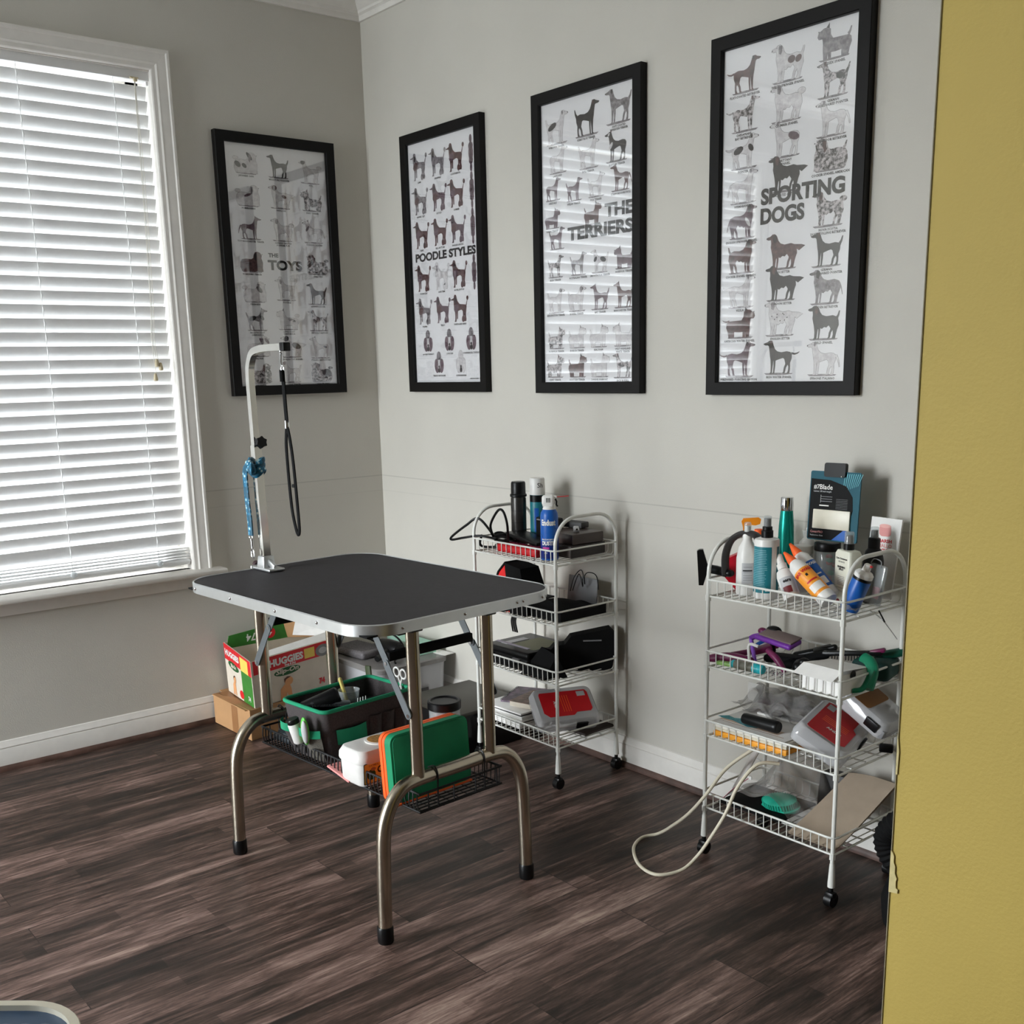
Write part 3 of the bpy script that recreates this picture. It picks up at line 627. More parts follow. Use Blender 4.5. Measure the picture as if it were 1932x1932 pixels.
poster((0, -.6528, 2.186), (0, 1, 0), (1, 0, 0), 'black framed poster reading THE TOYS beside the window', toys)
poster((.2693, 0, 2.184), (1, 0, 0), (0, -1, 0), 'black framed poster reading POODLE STYLES, nearest the wall corner', poodles)
poster((1.0299, 0, 2.181), (1, 0, 0), (0, -1, 0), 'black framed poster reading THE TERRIERS with blinds reflected in it', terriers)
poster((1.7804, 0, 2.178), (1, 0, 0), (0, -1, 0), 'black framed poster reading SPORTING DOGS above the right cart', sporting)

# ================================================================== GROOMING TABLE
ROT = .06; TX, TY = 1.505, -1.035
TM = TR(TX, TY, 0) @ Matrix.Rotation(ROT, 4, 'Z')
gt = thing('grooming_table', 'folding grooming table with dark rubber top, silver rim and tubular steel legs', 'table', (TX, TY, 0), ROT)
TL, TW, TZ, RR = .852, .602, .79, .095
b = B(); b.prism(rrect(TL-.008, TW-.008, RR-.004, 8), .020, RUBBER, TR(0, 0, TZ-.0215)); b.build('tabletop', gt)
b = B(); o_ = rrect(TL, TW, RR, 10); i_ = rrect(TL-.006, TW-.006, RR-.003, 10); n = len(o_)
rim = [[(x, y, TZ-.026) for x, y in i_], [(x, y, TZ-.026) for x, y in o_], [(x, y, TZ-.001) for x, y in o_], [(x, y, TZ+.001) for x, y in i_], [(x, y, TZ-.001) for x, y in rrect(TL-.009, TW-.009, RR-.0045, 10)]]
b.add([p for r_ in rim for p in r_], [(j*n+k, j*n+(k+1) % n, (j+1)*n+(k+1) % n, (j+1)*n+k) for j in range(4) for k in range(n)], ALU)
b.build('rim', gt)
def rivet(x, y, nx, ny):
    b = B(); b.lathe([(.0045, 0), (.0042, .0012), (.0025, .0026), (.0005, .003)], CHROME, Matrix.Translation((x, y, TZ-.013)) @ Vector((nx, ny, 0)).to_track_quat('Z', 'Y').to_matrix().to_4x4(), 12)
    b.build('rivet', gt)
for x in (-.34, -.155, .06, .24): rivet(x, -TW/2, 0, -1)
for y in (-.20, -.02, -.0, .145, .165, .23): rivet(TL/2, y, 1, 0) if y not in (-.0,) else None
b = B(); b.box((0, 0, TZ-.0235), (TL-.03, TW-.03, .004), BLACKM)
for y in (-.16, .16): b.box((0, y, TZ-.036), (.74, .022, .022), BLACKM, bev=.002)
b.build('underframe', gt)
hx = .345; legs_b = {}
for sx in (-1, 1):
    X = sx*hx
    # arched foot tube
    pts = [(X, -.232, .012), (X, -.228, .16), (X, -.222, .27), (X, -.205, .325), (X, -.175, .362), (X, -.13, .378), (X, 0, .378), (X, .13, .378), (X, .175, .362), (X, .205, .325), (X, .222, .27), (X, .228, .16), (X, .232, .012)]
    b = B(); b.tube(cr(pts, 6), .0172, STEEL, 16, ref=(1, 0, 0)); b.build('arched_foot_tube', gt)
    for sy in (-1, 1):
        b = B()      # flat-sided fluted post
        pr = [(.0165*math.cos(a)*(1+.08*math.cos(4*a)), .0165*math.sin(a)*(1+.08*math.cos(4*a))) for a in [2*PI*k/24 for k in range(24)]]
        b.prism(pr, TZ-.048-.385, STEEL, TR(X, sy*.114, .385))
        b.box((X, sy*.114, TZ-.038), (.040, .034, .022), DGREY, bev=.002)
        b.build('leg', gt)
        b = B(); b.lathe([(.0178, .0), (.0200, .004), (.0200, .038), (.0180, .042)], BLACK, TR(X, sy*.232, 0), 16); b.build('foot_cap', gt)
for sx in (-1, 1):
    for sy in (-1, 1):
        X = sx*hx; Y = sy*.114
        b = B(); t0 = Vector((X-sx*.145, Y+sy*.018, TZ-.042)); t1 = Vector((X, Y+sy*.018, .54)); md = t0.lerp(t1, .46)
        def bar(p, q, off, wd=.022):
            d = (q-p); L = d.length; ang = math.atan2(d.z, d.x)
            Mx = Matrix.Translation((p+q)/2+Vector((0, off, 0))) @ Matrix.Rotation(-ang, 4, 'Y')
            b.prism(rrect(L+wd*.8, wd, wd*.49, 6), .0025, STEELG, Mx @ RX(90), -.00125)
        STEELG = mat('galvanised_bar', S(128, 134, 138), .4, .8)
        bar(t0, md, 0); bar(md, t1, sy*.003)
        for p in (t0, md, t1): b.cyl(p+Vector((0, -.006, 0)), p+Vector((0, .006, 0)), .0045, CHROME, 10)
        b.build('folding_brace', gt)
for sx in (-1, 1):
    b = B(); b.box((sx*(hx-.078), 0, .668), (.016, .26, .022), BLACKM, bev=.002); b.build('cross_bar', gt)

# ---- grooming arm clamped to the left edge
ar = thing('grooming_stand', 'silver grooming arm clamped upright on the left edge of the table', 'grooming arm', (1.125, -1.118, TZ), ROT)
PX, PY = .0, 0
b = B(); b.tube([(PX, PY, .02), (PX-.006, PY, .18), (PX-.010, PY, .345)], .0155, STEELP := mat('polished_steel', S(205, 203, 196), .13, .95), 4, ref=(1, 0, 0)); b.build('lower_pole', ar, angle=30)
b = B(); b.tube([(PX-.010, PY, .33), (PX-.012, PY, .42), (PX-.014, PY, .50)]+cr([(PX-.014, PY, .51), (PX-.010, PY, .555), (PX+.012, PY, .590), (PX+.050, PY, .600), (PX+.075, PY, .602)], 6)+[(PX+.165, PY, .603)], .0125, STEELP, 4, ref=(1, 0, 0)); b.build('upper_arm', ar, angle=30)
b = B(); b.box((PX+.174, PY, .603), (.020, .022, .022), BLACK, bev=.002); b.build('end_cap', ar)
b = B(); st = [(.017*math.cos(a)*(1 if k % 2 else .76), .017*math.sin(a)*(1 if k % 2 else .76)) for k, a in enumerate([2*PI*k/12 for k in range(12)])]
b.prism(st, .014, BLACK, Matrix.Translation((PX+.016, PY-.002, .352)) @ RY(75) @ RZ(20)); b.cyl((PX-.005, PY, .352), (PX+.018, PY-.002, .352), .005, BLACK, 10); b.build('knob', ar)
b = B(); b.box((.012, 0, .004), (.092, .050, .008), ALU, bev=.003, seg=2); b.box((0, 0, .022), (.032, .032, .034), ALU, bev=.003, taper=1.25)
b.box((.032, 0, .016), (.036, .012, .018), ALU, bev=.004, rot=(0, .45, 0)); b.box((-.047, 0, -.02), (.008, .046, .055), ALU, bev=.002); b.box((-.02, 0, -.045), (.06, .04, .007), ALU, bev=.002)
b.build('clamp', ar)
b = B(); b.cyl((-.02, 0, -.046), (-.02, 0, -.032), .006, CHROME, 10); b.cyl((-.052, 0, .006), (-.062, 0, .010), .009, RED2 := mat('clamp_screw', S(70, 50, 52), .5), 10); b.build('clamp_screw', ar)

# ---- black noose hanging from the arm
ax, ay = 1.125+.150*math.cos(ROT), -1.118+.150*math.sin(ROT)
nz = thing('grooming_noose', 'black nylon grooming noose hanging in a loop from the arm end', 'leash', (ax, ay, 0))
b = B(); b.tube(cr([(.0, 0, 1.380), (.004, 0, 1.372), (.002, 0, 1.352), (.006, 0, 1.340)], 5), .003, CHROME, 8); b.tube([(.006+.007*math.cos(a), 0, 1.337+.009*math.sin(a)) for a in [2*PI*k/14 for k in range(14)]], .0016, CHROME, 6, closed=True)
b.tube(cr([(.012*math.cos(a)-.012, .0, 1.384+.016*math.sin(a)) for a in [PI*k/6 for k in range(-1, 7)]], 2), .0015, CHROME, 6); b.build('snap_hook', nz)
b = B(); b.tube(cr([(.006, 0, 1.332), (.007, 0, 1.27), (.010, 0, 1.20)], 5), .0082, BLACKM, 8, fx=.5, fy=1, ref=(0, 1, 0))
b.tube([(.008, -.004, 1.335), (.008, -.004, 1.305)], .006, BLACKM, 8); b.build('strap', nz)
b = B(); b.cyl((.010, 0, 1.205), (.010, 0, 1.185), .0065, CHROME, 12); b.build('ferrule', nz)
b = B(); lp = [(.010, 0, 1.188), (.001, 0, 1.160), (-.002, 0, 1.12), (.002, .0, 1.02), (.009, 0, .96), (.024, 0, .915), (.034, 0, .907), (.040, 0, .925), (.037, 0, 1.00), (.031, 0, 1.09), (.022, 0, 1.15)]
b.tube(cr(lp, 6, closed=True), .0060, BLACKM, 8, closed=True, fx=.6, fy=1, ref=(0, 1, 0)); b.build('loop', nz)
b = B(); b.box((.0275, 0, 1.035), (.013, .010, .009), BLACK, bev=.002); b.build('slide_stop', nz)

# ---- patterned leash knotted on the pole
LEASH = bpy.data.materials.new('teal_bone_print'); LEASH.use_nodes = True
nt = LEASH.node_tree; vo = nt.nodes.new('ShaderNodeTexVoronoi'); vo.inputs['Scale'].default_value = 75; tc = nt.nodes.new('ShaderNodeTexCoord')
rp = nt.nodes.new('ShaderNodeValToRGB'); rp.color_ramp.interpolation = 'CONSTANT'; e = rp.color_ramp.elements; e[0].color = (*S(190, 222, 226), 1); e[1].position = .28; e[1].color = (*S(20, 120, 160), 1); q = e.new(.5); q.color = (*S(14, 84, 110), 1)
nt.links.new(tc.outputs['Object'], vo.inputs['Vector']); nt.links.new(vo.outputs['Distance'], rp.inputs['Fac']); nt.links.new(rp.outputs['Color'], nt.nodes['Principled BSDF'].inputs['Base Color'])
ls = thing('dog_leash', 'teal leash with a pale bone print knotted round the arm pole', 'leash', (1.112, -1.118, 0))
b = B(); z0 = 1.075
for k in range(3):
    b.tube(cr([(.022*math.cos(a+k*.5), .020*math.sin(a+k*.5), z0+.012*(k-1)+.010*math.sin(a*2+k)) for a in [2*PI*j/8 for j in range(8)]], 3, closed=True), .0075, LEASH, 8, closed=True, fx=1, fy=.45)
b.ball((.010, -.022, z0-.004), (.017, .010, .017), LEASH); b.ball((.0, -.024, z0+.012), (.013, .009, .010), LEASH); b.tube(cr([(.01, -.026, z0), (.026, -.03, z0+.012), (.024, -.03, z0-.016)], 4), .006, LEASH, 8, fy=.4); b.build('knot', ls)
b = B(); b.tube(cr([(-.004, -.022, z0+.004), (-.022, -.024, z0-.006), (-.028, -.024, z0-.03), (-.026, -.024, .98), (-.020, -.024, .93), (-.020, -.024, .885)], 6), .0125, LEASH, 8, fx=.4, fy=1, ref=(0, 1, 0)); b.build('strap', ls)
b = B(); b.tube([(-.020+.009*math.cos(a), -.024, .880+.006*math.sin(a)) for a in [2*PI*k/12 for k in range(12)]], .0016, CHROME, 6, closed=True)
b.cyl((-.018, -.024, .876), (-.016, -.024, .848), .0034, CHROME, 10); b.tube([(-.016+.0085*math.cos(a), -.024, .834+.013*math.sin(a)) for a in [2*PI*k/14 for k in range(14)]], .0022, CHROME, 6, closed=True); b.build('snap_hook', ls)

# ================================================================== WIRE BASKET BETWEEN THE LEGS
BW = mat('black_wire', S(22, 22, 24), .4)
bk = thing('wire_basket', 'black wire basket slung between the legs under the grooming table', 'basket', (TX, TY, 0), ROT)
bx0, bx1, by_0, by_1 = -.362, .362, -.125, .135
b = B()
for z, r_ in ((.346, .0034), (.300, .0028)): b.tube([(bx0, by_0, z), (bx1, by_0, z), (bx1, by_1, z), (bx0, by_1, z)], r_, BW, 6, closed=True)
b.build('rim_wire', bk)
b = B()
n = 46
for k in range(n):
    x = bx0+(bx1-bx0)*(k+.5)/n
    b.tube([(x, by_0-.002, .346), (x, by_0-.0035, .322), (x, by_0+.001, .300), (x, by_1-.001, .300), (x, by_1+.002, .346)], .0019, BW, 5)
for k in range(9): y = by_0+(by_1-by_0)*(k+.5)/9; b.tube([(bx0, y, .2975), (bx1, y, .2975)], .0014, BW, 5)
b.build('wire_grid', bk)
for sx in (-1, 1):
    b = B(); X = sx*.362
    for y in (-.07, .08): b.tube(cr([(X, y, .300), (X, y, .346), (X+sx*.001, y, .385), (X-sx*.012, y, .400), (X-sx*.034, y, .392)], 4), .0022, BW, 6)
    for y in (-.1, -.02, .05, .12): b.tube([(X, y, .300), (X, y, .346)], .0018, BW, 5)
    b.build('hook', bk)

def warp(src, dst, fn):      # copy a builder's geometry through a mapping
    mp = {v: dst.bm.verts.new(fn(v.co)) for v in src.bm.verts}
    for f in src.bm.faces:
        try: g = dst.bm.faces.new([mp[v] for v in f.verts]); g.material_index = dst.mi(src.mats[f.material_index])
        except ValueError: pass
    src.bm.free()
def quad_map(A, Bq, C, D):   # A bottom-left, B bottom-right, C top-right, D top-left; (u, v, out)
    A, Bq, C, D = map(Vector, (A, Bq, C, D)); n = (Bq-A).cross(D-A).normalized()
    return lambda p: A*(1-p.x)*(1-p.y)+Bq*p.x*(1-p.y)+C*p.x*p.y+D*(1-p.x)*p.y+n*p.z
def sheet(b, x0, y0, x1, y1, m, z=0): b.prism([(x0, y0), (x1, y0), (x1, y1), (x0, y1)], 0, m, None, z)
def grid_sheet(f, nu, nv, m, b=None):  # parametric surface
    b = b or B(); vs_ = [f(i/nu, j/nv) for j in range(nv+1) for i in range(nu+1)]
    b.add(vs_, [(j*(nu+1)+i, j*(nu+1)+i+1, (j+1)*(nu+1)+i+1, (j+1)*(nu+1)+i) for j in range(nv) for i in range(nu)], m); return b

# ================================================================== IN THE BASKET
BZ = .3025
tt = thing('grooming_tote', 'open dark grey fabric tote with green edging in the wire basket', 'tote bag', (1.349, -1.012, BZ), .10)
def tote_ring(z, w_, l_, r_=.022): return [(x, y, z) for x, y in rrect(w_, l_, r_, 5)]
b = B(); rs = [tote_ring(0, .160, .268), tote_ring(.06, .178, .286), tote_ring(.145, .196, .304), tote_ring(.150, .196, .304), tote_ring(.150, .188, .296), tote_ring(.145, .188, .296), tote_ring(.06, .170, .278), tote_ring(.008, .152, .260)]
n = len(rs[0]); b.add([p for r_ in rs for p in r_], [(j*n+k, j*n+(k+1) % n, (j+1)*n+(k+1) % n, (j+1)*n+k) for j in range(len(rs)-1) for k in range(n)]+[tuple(range(n))[::-1], tuple(range((len(rs)-1)*n, len(rs)*n))], GREYF)
b.box((0, -.01, .07), (.15, .004, .10), GREYF); b.build('body', tt)
b = B(); b.tube([(x, y, .149) for x, y in rrect(.195, .303, .022, 5)], .0055, GREEN, 8, closed=True); b.build('piping', tt)
# end pockets with green hem
b = B()
for cx_, wd in ((-.045, .075), (.042, .085)):
    f = lambda u, v, cx_=cx_, wd=wd: (cx_+wd*(u-.5)*(.8+.2*v), -.138-.018*v-.030*math.sin(PI*u)*(.35+.65*v), .008+.085*v)
    grid_sheet(f, 12, 6, MESHF if cx_ > 0 else GREYF, b)
b.build('end_pocket', tt)
b = B()
for cx_, wd in ((-.045, .078), (.042, .088)):
    f = lambda u, v, cx_=cx_, wd=wd: (cx_+wd*(u-.5), -.157-.032*math.sin(PI*u)-.001, .082+.022*v+.004*math.sin(5*u))
    grid_sheet(f, 12, 3, GREEN, b)
b.build('pocket_hem', tt)
b = B(); f = lambda u, v: (.0985+.012*math.sin(PI*u)-.010*(1-v), -.115+.10*u+.01*(1-v), .048+.046*v-.016*(1-v)*u); grid_sheet(f, 10, 4, GREEN, b); b.build('green_flap', tt, label='bright green side pocket flap')
b = B()
for k in range(3): f = lambda u, v, k=k: (.0955+.010*math.sin(PI*u)-.009*(1-v), .0+.045*k+.042*u, .02+.085*v); grid_sheet(f, 8, 4, GREYF, b)
b.build('side_pocket', tt)
TT = Matrix.Translation((1.349, -1.012, BZ)) @ RZ(math.degrees(.10))
def inside(name, label, cat, b, p, rot, group=None):
    return tag(b.build(name, None, TT @ Vector(p), rot), label, cat, group)
b = B(); b.lathe([(.014, 0), (.017, .004), (.0175, .052), (.016, .058)], WHITE, seg=20)
lo = thing('lotion_bottle', 'white bottle with a round black cap in the end pocket of the tote', 'bottle', TT @ Vector((.020, -.178, .060)), rot=(.22, -.10, .1))
b.build('bottle_body', lo)
b = B(); b.lathe([(.0155, .055), (.0165, .057), (.0165, .068), (.0150, .070)], BLACK, seg=20); b.build('cap', lo)
gb = thing('pet_brush', 'small green and white oval brush beside the white bottle in the tote pocket', 'brush', TT @ Vector((.050, -.178, .056)), rot=(.15, .12, .2))
b = B(); b.ball((0, 0, .045), (.015, .008, .042), GRNL := mat('lime_green', S(96, 196, 74), .4)); b.build('brush_back', gb)
b = B(); b.ball((.004, -.005, .045), (.011, .007, .035), LGREY); b.build('bristle_pad', gb)
b = B(); b.lathe([(.024, 0), (.026, .003), (.026, .10), (.022, .105)], BLACK, seg=22); b.lathe([(.019, -.0008), (.019, 0)], DGREY, seg=22)
inside('round_canister', 'black round canister lying in the near end of the tote', 'canister', b, (-.045, -.118, .118), (-1.25, 0, -.35))
hb = thing('slicker_comb', 'grey steel comb resting on the black tools in the tote', 'comb', TT @ Vector((.0, -.06, .137)), rot=(.1, .08, 1.15))
b = B(); b.box((0, 0, .0), (.11, .018, .009), STEELG, bev=.003); b.build('comb_spine', hb)
b = B(); [b.box((-.05+.0036*k, -.016, 0), (.0012, .022, .0012), STEELG) for k in range(28)]; b.build('teeth', hb)
b = B(); b.box((0, 0, .012), (.12, .05, .026), BLACKM, bev=.011, seg=3); b.box((.07, .01, .01), (.05, .02, .018), BLACK, bev=.007)
inside('nail_grinder', 'matte black grinder body under the comb in the tote', 'grinder', b, (.02, .0, .096), (0, .1, 1.3))
b = B(); b.box((0, 0, .02), (.15, .045, .03), BLACK, bev=.013, seg=3); inside('clipper_body', 'black clippers at the far end of the tote', 'clippers', b, (-.03, .085, .075), (0, 0, 1.3))
cup = thing('clear_cup', 'small clear cup holding a yellow handled brush inside the tote', 'cup', TT @ Vector((-.035, .03, .085)), 0)
b = B(); b.lathe([(.024, 0), (.030, .06), (.031, .062), (.029, .062), (.023, .003)], CLEAR, seg=20, cap=False); b.build('cup_wall', cup)
yb = thing('tool_with_yellow_handle', 'yellow handle of a brush standing in the clear cup', 'brush', TT @ Vector((-.037, .03, .09)), rot=(.1, -.32, 0))
b = B(); b.cyl((0, 0, 0), (0, 0, .088), .0055, mat('yellow_wood', S(214, 196, 110), .4), 10); b.ball((0, 0, .088), .0056, MATS['yellow_wood']); b.build('handle', yb)
b = B(); b.box((0, 0, .0), (.055, .012, .012), TANB := mat('tan_bristle', S(150, 122, 92), .8), bev=.003); b.build('bristles', yb)
fk = thing('dematting_rake', 'small white rake with upright teeth against the right edge of the tote', 'comb', TT @ Vector((.078, -.02, .135)), .1)
b = B(); b.box((0, -.022, .004), (.012, .018, .016), CREAM, bev=.004); b.build('handle', fk)
b = B(); [b.cyl((0, -.006+.009*k, 0), (.003, -.006+.009*k, .024), .0011, WHITE, 6) for k in range(4)]; b.build('teeth', fk)
sc = thing('grooming_scissors', 'white handled scissors standing at the far rim of the tote', 'scissors', TT @ Vector((.06, .142, .13)), rot=(.12, .1, .2))
for s_ in (-1, 1):
    b = B(); b.tube([(s_*.013+.011*math.cos(a), 0, .062+.014*math.sin(a)) for a in [2*PI*k/16 for k in range(16)]], .0028, WHITE, 6, closed=True); b.tube([(s_*.008, 0, .050), (-s_*.002, 0, .02), (-s_*.006, 0, -.03)], .0025, WHITE, 6); b.build('handle', sc)
# dark pouch at the basket's left end
b = B(); b.ball((0, 0, .022), (.045, .036, .022), DPCH := mat('dark_pouch', S(44, 52, 58), .5)); b.box((0, -.0, .012), (.09, .07, .02), DPCH, bev=.009, seg=3)
tag(b.build('tool_pouch', None, (1.203, -1.118, BZ), (0, 0, .1)), 'dark blue-grey pouch lying at the left end of the wire basket', 'pouch')
b = B(); b.tube(cr([(.0, 0, .0), (.02, -.004, .03), (.01, -.01, .06), (-.01, -.008, .085), (-.004, -.004, .11)], 5), .0028, BLACK, 6); b.tube(cr([(.0, 0, .0), (-.014, -.004, .03), (-.006, -.01, .07)], 5), .0028, BLACK, 6)
tag(b.build('coiled_cable', None, (1.262, -1.147, BZ+.003)), 'thin black cable bunched beside the tote end pocket', 'cable')

# wipes tub
wt = thing('wipes_tub', 'white square plastic tub with a yellow label at the basket front', 'tub', (1.600, -1.086, BZ), .06)
b = B(); n = 24
def rr3(w_, l_, r_, z): return [(x, y, z) for x, y in rrect(w_, l_, r_, 5)]
rs = [rr3(.096, .150, .02, 0), rr3(.104, .158, .022, .006), rr3(.108, .164, .024, .068)]
n = len(rs[0]); b.add([p for r_ in rs for p in r_], [(j*n+k, j*n+(k+1) % n, (j+1)*n+(k+1) % n, (j+1)*n+k) for j in range(2) for k in range(n)]+[tuple(range(n))[::-1], tuple(range(2*n, 3*n))], WHITE); b.build('tub_body', wt)
b = B(); rs = [rr3(.113, .170, .026, .060), rr3(.116, .173, .027, .064), rr3(.114, .171, .027, .078), rr3(.096, .152, .02, .092), rr3(.090, .146, .018, .093)]
b.add([p for r_ in rs for p in r_], [(j*n+k, j*n+(k+1) % n, (j+1)*n+(k+1) % n, (j+1)*n+k) for j in range(4) for k in range(n)]+[tuple(range(n))[::-1], tuple(range(4*n, 5*n))], WHITE); b.build('lid', wt)
b = B(); b.lathe([(.036, .093), (.037, .096), (.034, .097)], WHITE, seg=24, c=(0, .012, 0)); b.prism(ell(0, .012, .030, .030, 24), .0006, mat('lid_print', S(176, 130, 70), .6, noise=.5, nscale=180), None, .0971); b.build('round_flap', wt)
b = B(); Mf = face_frame((.0545, -.028, .036), (0, 1, 0), (.05, 0, 1)); b.prism(rrect(.098, .056, .003), .0006, INK, Mf); b.prism(rrect(.094, .052, .002), .0003, YELL, Mf, .0006)
b.prism(ell(-.026, -.004, .013, .014, 16), .0002, DGRN, Mf, .0011); b.prism(ell(-.020, .010, .008, .005, 10), .0002, CARD, Mf, .0012)
b.text('OATMEAL', .007, CARD2, Mf @ TR(-.018, .020, .0011)); b.text('O\'O\'', .026, INK, Mf @ TR(.018, .004, .0011), 'CENTER', .03); b.text('WIPES', .007, INK, Mf @ TR(.018, -.016, .0011)); b.build('label_panel', wt)
b = B(); b.box((0, 0, .012), (.10, .11, .006), PINK, bev=.002); b.tube([(.034*math.cos(a), .034*math.sin(a), .017) for a in [2*PI*k/20 for k in range(20)]], .003, RED, 6, closed=True); b.lathe([(.032, .0152), (.030, .0185)], mat('dusty_red', S(158, 72, 80), .5), seg=20)
tag(b.build('food_mould', None, (1.540, -1.115, BZ-.002), (.0, .18, .06)), 'dusty pink tray with a round centre leaning between tote and white tub', 'tray')

# zip case
zc = thing('zip_case', 'upright green case with orange zip edge at the right end of the basket', 'case', (1.772, -1.040, BZ-.006), .05)
def caseslab(w0, w1, x, m, b, ins=0):
    P = rrect(.242-ins*2, .176-ins*2, .022-ins, 6, 0, .088)
    b.prism(P, w1-w0, m, Matrix(((0, 0, 1, x), (1, 0, 0, 0), (0, 1, 0, 0), (0, 0, 0, 1))), w0)
b = B(); caseslab(0, .011, -.026, ORANGE, b); caseslab(0, .003, -.016, ORANGE, b, .003); caseslab(0, .010, -.012, ORANGE, b); b.build('zip_edge', zc, label='bright orange zipped edge')
b = B(); caseslab(0, .0225, -.0015, GREEN2, b, .0005); caseslab(0, .004, .020, GREEN2, b, .006); b.build('green_panel', zc)
b = B(); b.box((0, 0, .003), (.055, .24, .006), ORANGE, bev=.003); 
b.build('base_edge', zc, label='orange lower edge')
for o in (zc,): o.rotation_euler = (0, -.07, .05)

# treat jar
jr = thing('treat_jar', 'clear round jar with a wide black lid behind the green case', 'jar', (1.670, -.912, BZ), 0)
b = B(); b.lathe([(.038, 0), (.041, .004), (.041, .158), (.039, .160), (.039, .006)], CLEAR, seg=30, cap=False); b.lathe([(.038, .001), (.038, .006)], CLEAR, seg=30); b.build('jar_wall', jr)
b = B(); b.lathe([(.037, .006), (.038, .09), (.03, .105), (.012, .112)], mat('treats', S(176, 150, 116), .8, noise=.3, nscale=120), seg=24); b.build('treats', jr)
b = B(); b.lathe([(.042, .160), (.0445, .162), (.0445, .180), (.042, .183), (.036, .183), (.034, .180), (.001, .180)], BLACK, seg=32); b.build('lid', jr)

# ================================================================== CORNER PILE
cb = thing('cardboard_box', 'open brown cardboard box on the floor under the diaper box', 'box', (0, 0, 0))
A_, B_, C_, D_ = (.325, -.832), (.024, -.838), (.262, -.400), (.026, -.385)
def wallq(b, p, q_, z0, z1, m, t=.004):
    p, q_ = Vector((*p, 0)), Vector((*q_, 0)); d = (q_-p).normalized(); nn = Vector((d.y, -d.x, 0))*t
    vs_ = [p+Vector((0, 0, z0)), q_+Vector((0, 0, z0)), q_+Vector((0, 0, z1)), p+Vector((0, 0, z1))]; vs_ += [v-nn for v in vs_]
    b.add(vs_, [(0, 1, 2, 3), (7, 6, 5, 4), (0, 4, 5, 1), (1, 5, 6, 2), (2, 6, 7, 3), (3, 7, 4, 0)], m)
b = B()
wallq(b, B_, A_, .002, .118, CARD); wallq(b, A_, C_, .002, .118, CARD); wallq(b, C_, D_, .002, .118, CARD); wallq(b, D_, B_, .002, .118, CARD)
b.add([(*A_, .002), (*C_, .002), (*D_, .002), (*B_, .002)], [(0, 1, 2, 3)], CARD); b.build('carton', cb)
b = B(); mq = quad_map((*B_, 0), (*A_, 0), (*A_, .118), (*B_, .118)); s2 = B(); sheet(s2, .50, .02, .66, 1, CARD2, .0006); warp(s2, b, mq); b.build('packing_tape', cb)
b = B(); b.box((.040, -.60, .114), (.10, .40, .003), CARD, rot=(0, .10, 0)); b.box((.17, -.80, .112), (.28, .09, .003), CARD, rot=(-.12, 0, 0)); b.build('flap', cb)
b = B(); b.add([(.028, -.815, .119), (.12, -.822, .112), (.12, -.74, .112), (.03, -.74, .118)], [(0, 1, 2, 3)], CARD2)
b.build('flap', cb)

db = thing('diaper_box', 'open red, white and green diaper carton standing on the brown box in the corner', 'box', (0, 0, 0))
A, Bq, Cq, Dq = Vector((.318, -.806, .119)), Vector((.032, -.776, .119)), Vector((.236, -.405, .119)), Vector((.034, -.380, .119))
At, Bt, Ct, Dt = (p+Vector((.04, -.05, 1))*k for p, k in ((A, .180), (Bq, .199), (Cq, .186), (Dq, .199)))
b = B(); t = .003
def slab(b, P, m, out=0):
    n = (P[1]-P[0]).cross(P[3]-P[0]).normalized()*t; v = [p for p in P]+[p-n for p in P]
    b.add(v, [(0, 1, 2, 3), (7, 6, 5, 4), (0, 4, 5, 1), (1, 5, 6, 2), (2, 6, 7, 3), (3, 7, 4, 0)], m)
slab(b, [Bq, A, At, Bt], CREAM); slab(b, [A, Cq, Ct, At], CREAM); slab(b, [Cq, Dq, Dt, Ct], CREAM); slab(b, [Dq, Bq, Bt, Dt], CREAM); b.add([A, Cq, Dq, Bq], [(0, 1, 2, 3)], CREAM)
b.build('carton', db)
def baby(s_, cx, cy, k):    # simple printed figure of a crawling baby
    s_.prism([(cx-.45*k, cy-.9*k*2), (cx-.38*k, cy-.2*k), (cx-.05*k, cy+.35*k), (cx+.35*k, cy+.30*k), (cx+.45*k, cy-.4*k), (cx+.50*k, cy-1.8*k), (cx+.25*k, cy-1.8*k), (cx+.12*k, cy-.9*k), (cx-.05*k, cy-1.8*k)], 0, SKIN, None, .0009)
    s_.prism(ell(cx+.30*k, cy+.72*k, .34*k, .62*k, 14), 0, SKIN, None, .0011); s_.prism([(cx-.04*k, cy+.6*k), (cx-.05*k, cy+1.15*k), (cx+.2*k, cy+1.42*k), (cx+.5*k, cy+1.3*k), (cx+.3*k, cy+1.15*k), (cx+.10*k, cy+1.0*k)], 0, SKIND, None, .0013)
# long face
s_ = B(); sheet(s_, 0, .70, 1, 1, REDB, .0006); sheet(s_, .88, 0, .985, .70, GRN_BOX, .0006); sheet(s_, .615, .74, .74, .95, YELL, .0009); sheet(s_, .0, .0, .02, 1, CREAM, .0007)
s_.prism(ell(.84, .82, .09, .13, 18), 0, GREY, None, .0009); s_.prism(ell(.84, .82, .05, .07, 14), 0, LGREY, None, .0011)
U = Matrix.Diagonal((1/.43, 1/.18, 1, 1))
def utext(s_, txt, u, v, size, m, z=.0014, bold=.05, align='CENTER', shear=0, L=.43, H=.18, rz=0, sx=1):
    s_.text(txt, size, m, TR(u, v, z) @ Matrix.Diagonal((1/L, 1/H, 1, 1)) @ RZ(rz), align, bold, sx=sx, shear=shear)
s_.text('HUGGIES', .05, WHITE, TR(.40, .845, .0014), bold=.05, fit=(.40, .16)); utext(s_, 'Snug & Dry', .44, .735, .012, WHITE)
